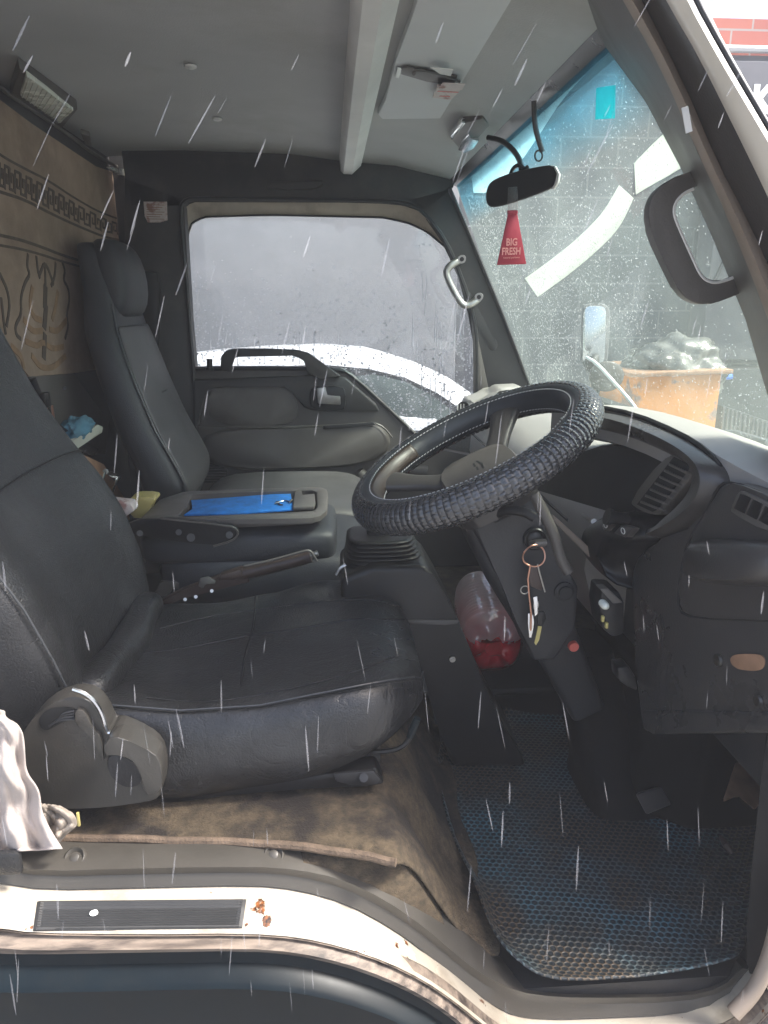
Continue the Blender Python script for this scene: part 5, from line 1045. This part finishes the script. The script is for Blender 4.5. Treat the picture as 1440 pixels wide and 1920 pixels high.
# ================= rags, things behind the seat =================
def crumple(name,outl,yb,amp,m,seed,parent=None,folds=9):
    random.seed(seed); bm=B(); n=34; mrows=[]
    L=smoothpts([V((a,b,0)) for a,b in outl['R']],2); l_=smoothpts([V((a,b,0)) for a,b in outl['L']],2)
    for i in range(n+1):
        t=i/n; a=ip(l_,t); b=ip(L,t); row=[]
        for j in range(n+1):
            s=j/n; p=a.lerp(b,s); edge=min(s,1-s,.12)/.12
            h=amp*(math.sin((s*folds+t*2.3+.6*noise.noise(V((s*3,t*3,seed))))*1.9)*.5+.5)*(.4+.6*t)+amp*.9*noise.noise(V((s*5,t*5,seed)))+amp*.35*noise.noise(V((s*14,t*11,seed)))
            row.append(P(p.x,p.y,y=yb-h*(.3+.7*edge)))
        mrows.append(row)
    loft(bm,mrows,False,False,closed=False); return obj(name,bm,m,parent,sub=1,solid=.003)
o=crumple('cream_rag',{'L':[(-90,1320),(-100,1420),(-90,1500),(-80,1600)],'R':[(8,1332),(10,1345),(42,1362),(46,1400),(48,1450),(74,1478),(78,1520),(96,1560),(118,1592)]},.055,.028,'cloth',4); tag(o,'crumpled cream cloth hanging at the left edge of the sill','cloth')
o=crumple('taupe_rag',{'L':[(60,1505),(70,1540),(80,1580)],'R':[(112,1512),(135,1522),(148,1545),(128,1560),(112,1578)]},.065,.014,'cloth2',9,folds=4); tag(o,'small taupe rag beside the cream cloth on the sill','cloth')
bm=B(); box(bm,P(147,1536,y=.05),(.003,.003,.018),.0006); tag(obj('cloth_clip',bm,'yellow'),'tiny brass clip at the corner of the taupe rag','clip')
bm=B(); box(bm,P(-10,1618,y=.03),(.06,.01,.03),.004); tag(obj('denim_scrap',bm,'vinyl'),'dark blue scrap at the left edge under the cream cloth','cloth')
XB=-.58
bf=thing('seat_belt',P(100,800,x=XB),'black seat belt strap with metal prongs hanging behind the driver seat','seat belt')
bm=B(); q=[P(a,b,x=XB+.012) for a,b in [(58,712),(66,735),(80,765),(100,800),(130,820),(160,838),(178,848)]]
tube(bm,smoothpts(q,2),.011,8,flat=.35); obj('strap',bm,'black',bf)
bm=B(); box(bm,P(84,750,x=XB+.02),(.015,.03,.03),.004); bkl=obj('buckle',bm,'black',bf)
for a in (88,99): 
    bm=B(); box(bm,P(a,772,x=XB+.022),(.002,.010,.026),.0006); obj('prong',bm,'copper',bkl)
bf=thing('blue_cloth_wad',P(140,800,x=-.56),'crumpled teal blue cloth wad lying behind the driver seat','cloth')
bm=B(); random.seed(2)
bmesh.ops.create_icosphere(bm,subdivisions=4,radius=1)
cw=P(145,805,x=-.56)
for v in bm.verts:
    n=noise.noise(v.co*1.8)*.35+noise.noise(v.co*4)*.22; v.co=cw+V((v.co.x*.03,v.co.y*.075,v.co.z*.028))*(1+n)
obj('wad',bm,'bluecloth',bf,sub=0,ang=80)
bm=B(); prism(bm,PS([(112,842),(185,796),(194,800),(192,812),(150,838),(128,856)],x=-.54),(-.03,0,0),.003); tag(obj('beige_tray',bm,'beige'),'pale beige tray edge under the teal cloth','tray')
bm=B(); prism(bm,PS([(150,848),(196,870),(238,940),(245,975),(200,970),(165,900)],x=-.56),(-.03,0,0),.004); tag(obj('brown_box',bm,'wood'),'brown cardboard box wedged behind the driver seat','box')
tf_=thing('folding_bracket',P(200,905,x=-.5),'bright metal folding bracket standing behind the driver seat','bracket')
for L in ([(196,886),(184,925)],[(220,896),(204,938)]):
    bm=B(); a,b=[P(x,y,x_ if False else None,None,None,(V((1,0,0)),-.5)) for x,y in L] if False else PS(L,x=-.5); tube(bm,[a,b],.006,6,flat=.5); obj('rail',bm,'chrome',tf_)
bm=B(); tube(bm,PS([(198,884),(222,896)],x=-.505),.007,6); obj('cross_bar',bm,'chrome',tf_)
bm=B(); q=P(262,950,y=.78)
prism(bm,PS(round2([(242,938),(246,932),(286,932),(292,938),(286,946),(280,948),(276,972),(244,972)],1),y=.78),(0,.05,0),.006,3); tag(obj('yellow_jug',bm,'yellow'),'small yellow plastic jug between console and driver backrest','jug')
bm=B(); prism(bm,PS([(205,940),(245,944),(252,958),(232,972),(214,962)],y=.72),(0,.04,0),.004); tag(obj('crumpled_wrapper',bm,'paper'),'brown and white paper wrapper next to the yellow jug','wrapper')
# right edge vertical door jamb
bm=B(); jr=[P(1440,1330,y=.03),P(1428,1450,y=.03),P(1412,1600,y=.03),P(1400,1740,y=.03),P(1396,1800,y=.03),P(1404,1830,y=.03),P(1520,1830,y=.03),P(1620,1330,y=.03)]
prism(bm,jr,(.05,.04,0),.004); obj('lower_front_pillar',bm,'mattedeep',cab)  # near-black colour carries the open door's shade
bm=B(); tube(bm,ctr([P(1478,1640,y=.01),P(1458,1740,y=.01),P(1442,1800,y=.01),P(1415,1858,y=.005),P(1375,1900,y=.0)],2),.010,10); obj('jamb_bead',bm,'tanseal',cab)
# ================= outside =================
bm=B(); prism(bm,[V((-60,-40,-.92)),V((60,-40,-.92)),V((60,60,-.92)),V((-60,60,-.92))],(0,0,-.05)); tag(obj('ground',bm,'ground'),None,None,kind='structure')
bw=thing('boundary_wall',(0,5.1,-.9),'dark grey painted block wall across the yard beyond the truck','wall')
zt_=P(1400,104,y=5).z
bm=B(); prism(bm,[V((-6,5,-.93)),V((9,5,-.93)),V((9,5,zt_)),V((-6,5,zt_))],(0,.2,0)); obj('block_courses',bm,'block',bw)
bm=B(); za=P(1400,88,y=5).z; zb=P(1400,34,y=5).z; prism(bm,[V((-6,5.01,zt_+.001)),V((9,5.01,zt_+.001)),V((9,5.01,zb)),V((-6,5.01,zb))],(0,.18,0)); obj('red_brick_courses',bm,'redbrick',bw)
bm=B(); tube(bm,[V((-5,4.97,zt_+.03)),V((9,4.97,zt_+.03))],.025,8); obj('rail_pipe',bm,'beam',bw)
rp_=thing('rendered_panel',(0,4.9,-.9),'smooth stained grey panel standing before the block wall','panel')
bm=B(); prism(bm,[V((-3.5,4.85,-.93)),V((P(858,500,y=4.85).x,4.85,-.93)),V((P(858,500,y=4.85).x,4.85,1.75)),V((-3.5,4.85,1.75))],(0,.08,0),.01); obj('sheet',bm,'wallsm',rp_)
for xx in (-2.6,):
    bm=B(); box(bm,(xx,4.84,.4),(.03,.03,2.6),.004); obj('batten',bm,'wallsm',rp_)
sg_=thing('container_with_lettering',(3.6,4.6,-.9),'dark container side with a big white letter K at the right','container')
xk=P(1328,540,y=4.7).x
bm=B(); prism(bm,[V((xk,4.7,P(1340,672,y=4.7).z)),V((xk+3,4.7,P(1440,700,y=4.7).z)),V((xk+3,4.7,P(1400,108,y=4.7).z)),V((xk,4.7,P(1330,112,y=4.7).z))],(0,.25,0),.01); cb=obj('side_wall',bm,'contain',sg_)
bm=B(); a=P(1407,210,y=4.69); hgt=(P(1407,160,y=4.69)-a).z; textmesh(bm,'K',hgt*1.43,a,(1,0,0),(0,0,1),.003,.9,.012); obj('lettering',bm,'white',cb)
bm=B(); tube(bm,[P(1390,420,y=4.69),P(1325,560,y=4.69)],.014,5); obj('dark_strut',bm,'seal',sg_)
bm=B(); prism(bm,[V((xk,4.6,-.9)),V((xk+3,4.6,-.9)),V((xk+3,4.6,.36)),V((xk,4.6,.4))],(0,.3,0),.02); un=obj('underframe',bm,'dark',sg_)
bm=B(); tube(bm,[P(1358,708,y=4.55),P(1372,706,y=4.55)],.02,8); obj('blue_lamp',bm,'blueglow',un)
gr=thing('radiator_grille',P(1400,790,y=3.2),'slatted dark grille at the right beyond the orange bin','grille')
bm=B(); prism(bm,PS([(1355,760),(1470,800),(1475,850),(1350,812)],y=3.2),(0,.08,0),.01); obj('frame',bm,'dark',gr)
for k in range(14):
    bm=B(); a=P(1358+k*8,764+k*2.8,y=3.19); b=P(1354+k*8,806+k*2.6,y=3.19); tube(bm,[a,b],.006,5); obj('slat',bm,'contain',gr)
# white car
wc=thing('white_car',(.3,3.3,-.92),'white car parked close beside the passenger door','car')
yn_=2.75
xsr=[P(a,b,y=yn_) for a,b in [(160,700),(300,668),(372,660),(480,651),(600,647),(700,654),(790,682),(840,705),(885,735),(930,768),(980,800)]]
def zc_(x):
    if x<xsr[0].x: return xsr[0].z-(xsr[0].x-x)*.5
    for a,b in zip(xsr,xsr[1:]):
        if a.x<=x<=b.x: return a.z+(b.z-a.z)*(x-a.x)/(b.x-a.x)
    return xsr[-1].z-(x-xsr[-1].x)*.55
x0,x1=-1.25,.93; bm=B(); loops=[]; zbelt=P(700,812,y=2.62).z
for k in range(30):
    x=x0+(x1-x0)*k/29; z=max(zc_(x),zbelt+.02); loops.append([V((x,2.68,zbelt)),V((x,yn_-.005,z-.045)),V((x,yn_+.02,z-.012)),V((x,yn_+.1,z-.006)),V((x,3.3,z-.02)),V((x,3.85,z-.05)),V((x,3.93,z-.06)),V((x,3.96,z-.08)),V((x,4.03,zbelt))])
loft(bm,loops); cr=obj('roof',bm,'carwhite',wc,ang=70)
# side window and black frame
sw1=[(352,702),(480,690),(600,684),(690,692),(760,708),(820,737),(870,770),(896,798),(900,808),(600,808),(340,806)]
bm=B(); prism(bm,[P(a,b,y=2.70) for a,b in sw1],(0,.03,0),.003); obj('window_frame',bm,'seal',wc)
for L in ([(662,706),(700,702),(760,716),(812,743),(858,778),(874,800),(690,800)],[(370,708),(480,698),(640,700),(665,800),(370,800)]):
    bm=B(); prism(bm,[P(a,b,y=2.695) for a,b in L],(0,.01,0),.001); g1=obj('side_window',bm,'carglass',wc)
bm=B(); prism(bm,[P(a,b,y=2.69) for a,b in [(662,699),(700,692),(760,708),(812,736),(830,752),(740,750),(672,752)]],(0,.004,0)); obj('sky_strip',bm,'sack',wc) if False else bm.free()
bm=B(); body=[(-1.9,-.3),(-1.9,.1),(-1.3,zbelt-.02),(x1,zbelt),(1.35,zbelt-.12),(1.75,zbelt-.25),(1.85,-.1),(1.85,-.6),(-1.9,-.6)]
prism(bm,[V((x,2.62,z)) for x,z in body],(0,1.45,0),.05,4); cb_=obj('body',bm,'carwhite',wc)
bm=B(); prism(bm,[V((.1,2.612,zbelt-.02)),V((.11,2.612,-.5)),V((.118,2.612,-.5)),V((.108,2.612,zbelt-.02))],(0,.01,0)); obj('door_gap',bm,'seal',cb_)
for xx in (-1.25,1.2):
    for yy in (2.62,3.9):
        bm=B(); tube(bm,[V((xx,yy,-.62)),V((xx,yy+.17,-.62))],.3,28); wh=obj('wheel',bm,'seal',wc); bm=B(); tube(bm,[V((xx,yy-.005,-.62)),V((xx,yy+.02,-.62))],.18,20); obj('hub_cap',bm,'metal',wh)
# orange bin with sack
ob=thing('orange_bin',P(1270,800,y=3),'rusty orange steel bin in front of the block wall','bin')
q=PS([(1196,706),(1354,700),(1345,830),(1185,812)],y=3.0); zb_=-.9
bm=B(); prism(bm,[V((q[0].x,3,zb_)),V((q[1].x,3,zb_)),q[1],q[0]],(0,.7,0),.01); obj('box',bm,'orange',ob)
bm=B(); prism(bm,[q[0]+V((-.04,-.02,-.004)),q[1]+V((.05,-.02,0)),q[1]+V((.05,-.02,.022)),q[0]+V((-.04,-.02,.018))],(0,.74,0),.006); obj('rim',bm,'wood',ob)
bm=B(); l=P(1130,752,y=3.25); prism(bm,[V((l.x-.05,3.25,zb_)),V((q[0].x-.02,3.25,zb_)),V((q[0].x-.02,3.25,l.z-.03)),l],(0,.5,0),.01); tag(obj('low_orange_bin',bm,'orange'),'lower orange steel box partly hidden left of the rusty bin','bin')
bm=B(); bmesh.ops.create_icosphere(bm,subdivisions=5,radius=1); cw=P(1268,692,y=3.3)
for v in bm.verts:
    n=noise.noise(v.co*1.5)*.3+noise.noise(v.co*4+V((3,1,2)))*.12+abs(noise.noise(v.co*9))*.08; v.co=cw+V((v.co.x*.26,v.co.y*.25,v.co.z*.17))*(1+n)
tag(obj('plastic_sack',bm,'sack',ang=80),'crumpled grey plastic sack heaped on top of the orange bin','sack')
# outside mirrors of the truck on the far front corner
om=thing('outside_mirror',P(1110,640,y=1.95),'upright outside mirror seen through the wet windscreen','mirror')
bm=B(); prism(bm,PS(round2([(1088,700),(1090,590),(1094,573),(1106,568),(1132,569),(1142,576),(1145,592),(1138,700)],1),y=1.95),(.015,.05,0),.012,3); hs=obj('housing',bm,'contain',om)
bm=B(); prism(bm,PS(round2([(1092,698),(1094,592),(1098,577),(1108,573),(1130,574),(1136,581),(1137,596),(1132,698)],1),y=1.945),(0,.004,0),.001); obj('mirror_face',bm,'mirror',hs)
bm=B(); tube(bm,[P(1115,700,y=1.99),P(1112,800,y=1.95),P(1090,860,y=1.8)],.012,8); obj('arm',bm,'seal',om)
rm=thing('round_mirror',P(1140,705,y=1.85),'round convex mirror below the upright outside mirror','mirror')
c=P(1138,706,y=1.85); bm=B(); e1=RT; e2=V((0,0,1)); 
loft(bm,[[c+V((0,1,0))*o+(e1*math.cos(t)*1.15+e2*math.sin(t))*r for t in [2*math.pi*k/28 for k in range(28)]] for r,o in ((.004,-.008),(.03,-.005),(.048,.0),(.053,.003),(.05,.02),(.03,.05),(.006,.06))]); obj('bowl',bm,'hub',rm,ang=70)
bm=B(); tube(bm,[c+V((0,.05,-.02)),c+V((-.05,.05,-.2))],.008,8); obj('stay',bm,'seal',rm)
bm=B(); tube(bm,ctr([P(1100,670,y=1.75),P(1118,680,y=1.7),P(1150,715,y=1.6),P(1185,755,y=1.5),P(1208,790,y=1.4)],2),.0055,8); tag(obj('white_stay_cable',bm,'white'),'thin white cable running down from the outside mirror','cable')
# wiper
wq=lambda a,b,d=.02: WP(a,b,d)
wi=thing('windscreen_wiper',WP(1380,840,.03),'wet black wiper resting at the foot of the windscreen outside','wiper')
bm=B(); tube(bm,[P(1290,808,x=.72),P(1350,822,x=.72),P(1410,838,x=.72),P(1500,865,x=.72)],.009,8); obj('blade',bm,'seal',wi)
bm=B(); tube(bm,[P(1330,812,x=.735),P(1380,812,x=.74),P(1440,830,x=.74)],.006,8); obj('arm',bm,'contain',wi)
bm=B(); prism(bm,[V((.665,.03,.575)),V((.665,1.66,.535)),V((.9,1.66,.47)),V((.9,.03,.5))],(0,0,-.03),.005); obj('cowl',bm,'contain',cab)
bm=B(); prism(bm,[V((-30,-25,-.97)),V((40,-25,-.97)),V((40,12,-.97)),V((-30,12,-.97))],(0,0,5.2)); hz=tag(obj('haze',bm,'veil'),None,None,kind='stuff')
# ================= rain =================
random.seed(11); bm=B()
def drop_at(px,py,L,yy,rad,dx):
    a=P(px,py,y=yy); b=P(px-dx*L,py+L,y=yy+random.uniform(-.01,.01)); n=4
    pts=[a.lerp(b,k/n) for k in range(n+1)]; tube(bm,pts,[rad*.25,rad*.8,rad,rad*.9,rad*.3],5)
for i in range(170):
    px=random.uniform(-40,1470); py=random.uniform(-40,1900); yy=random.choice((-.42,-.36,-.3,-.22,-.14,-.08))
    d=yy+.7; L=random.uniform(25,95)*(.32/d)**.3
    drop_at(px,py,L,yy,random.choice((.0002,.00025,.00035,.0004))*(1+d*.5),.55*(1-py/1000)*random.uniform(.7,1.3) if py<1000 else random.uniform(-.25,.12))
tag(obj('falling_rain',bm,'streak'),'falling rain drops in front of the open cab','rain',kind='stuff')
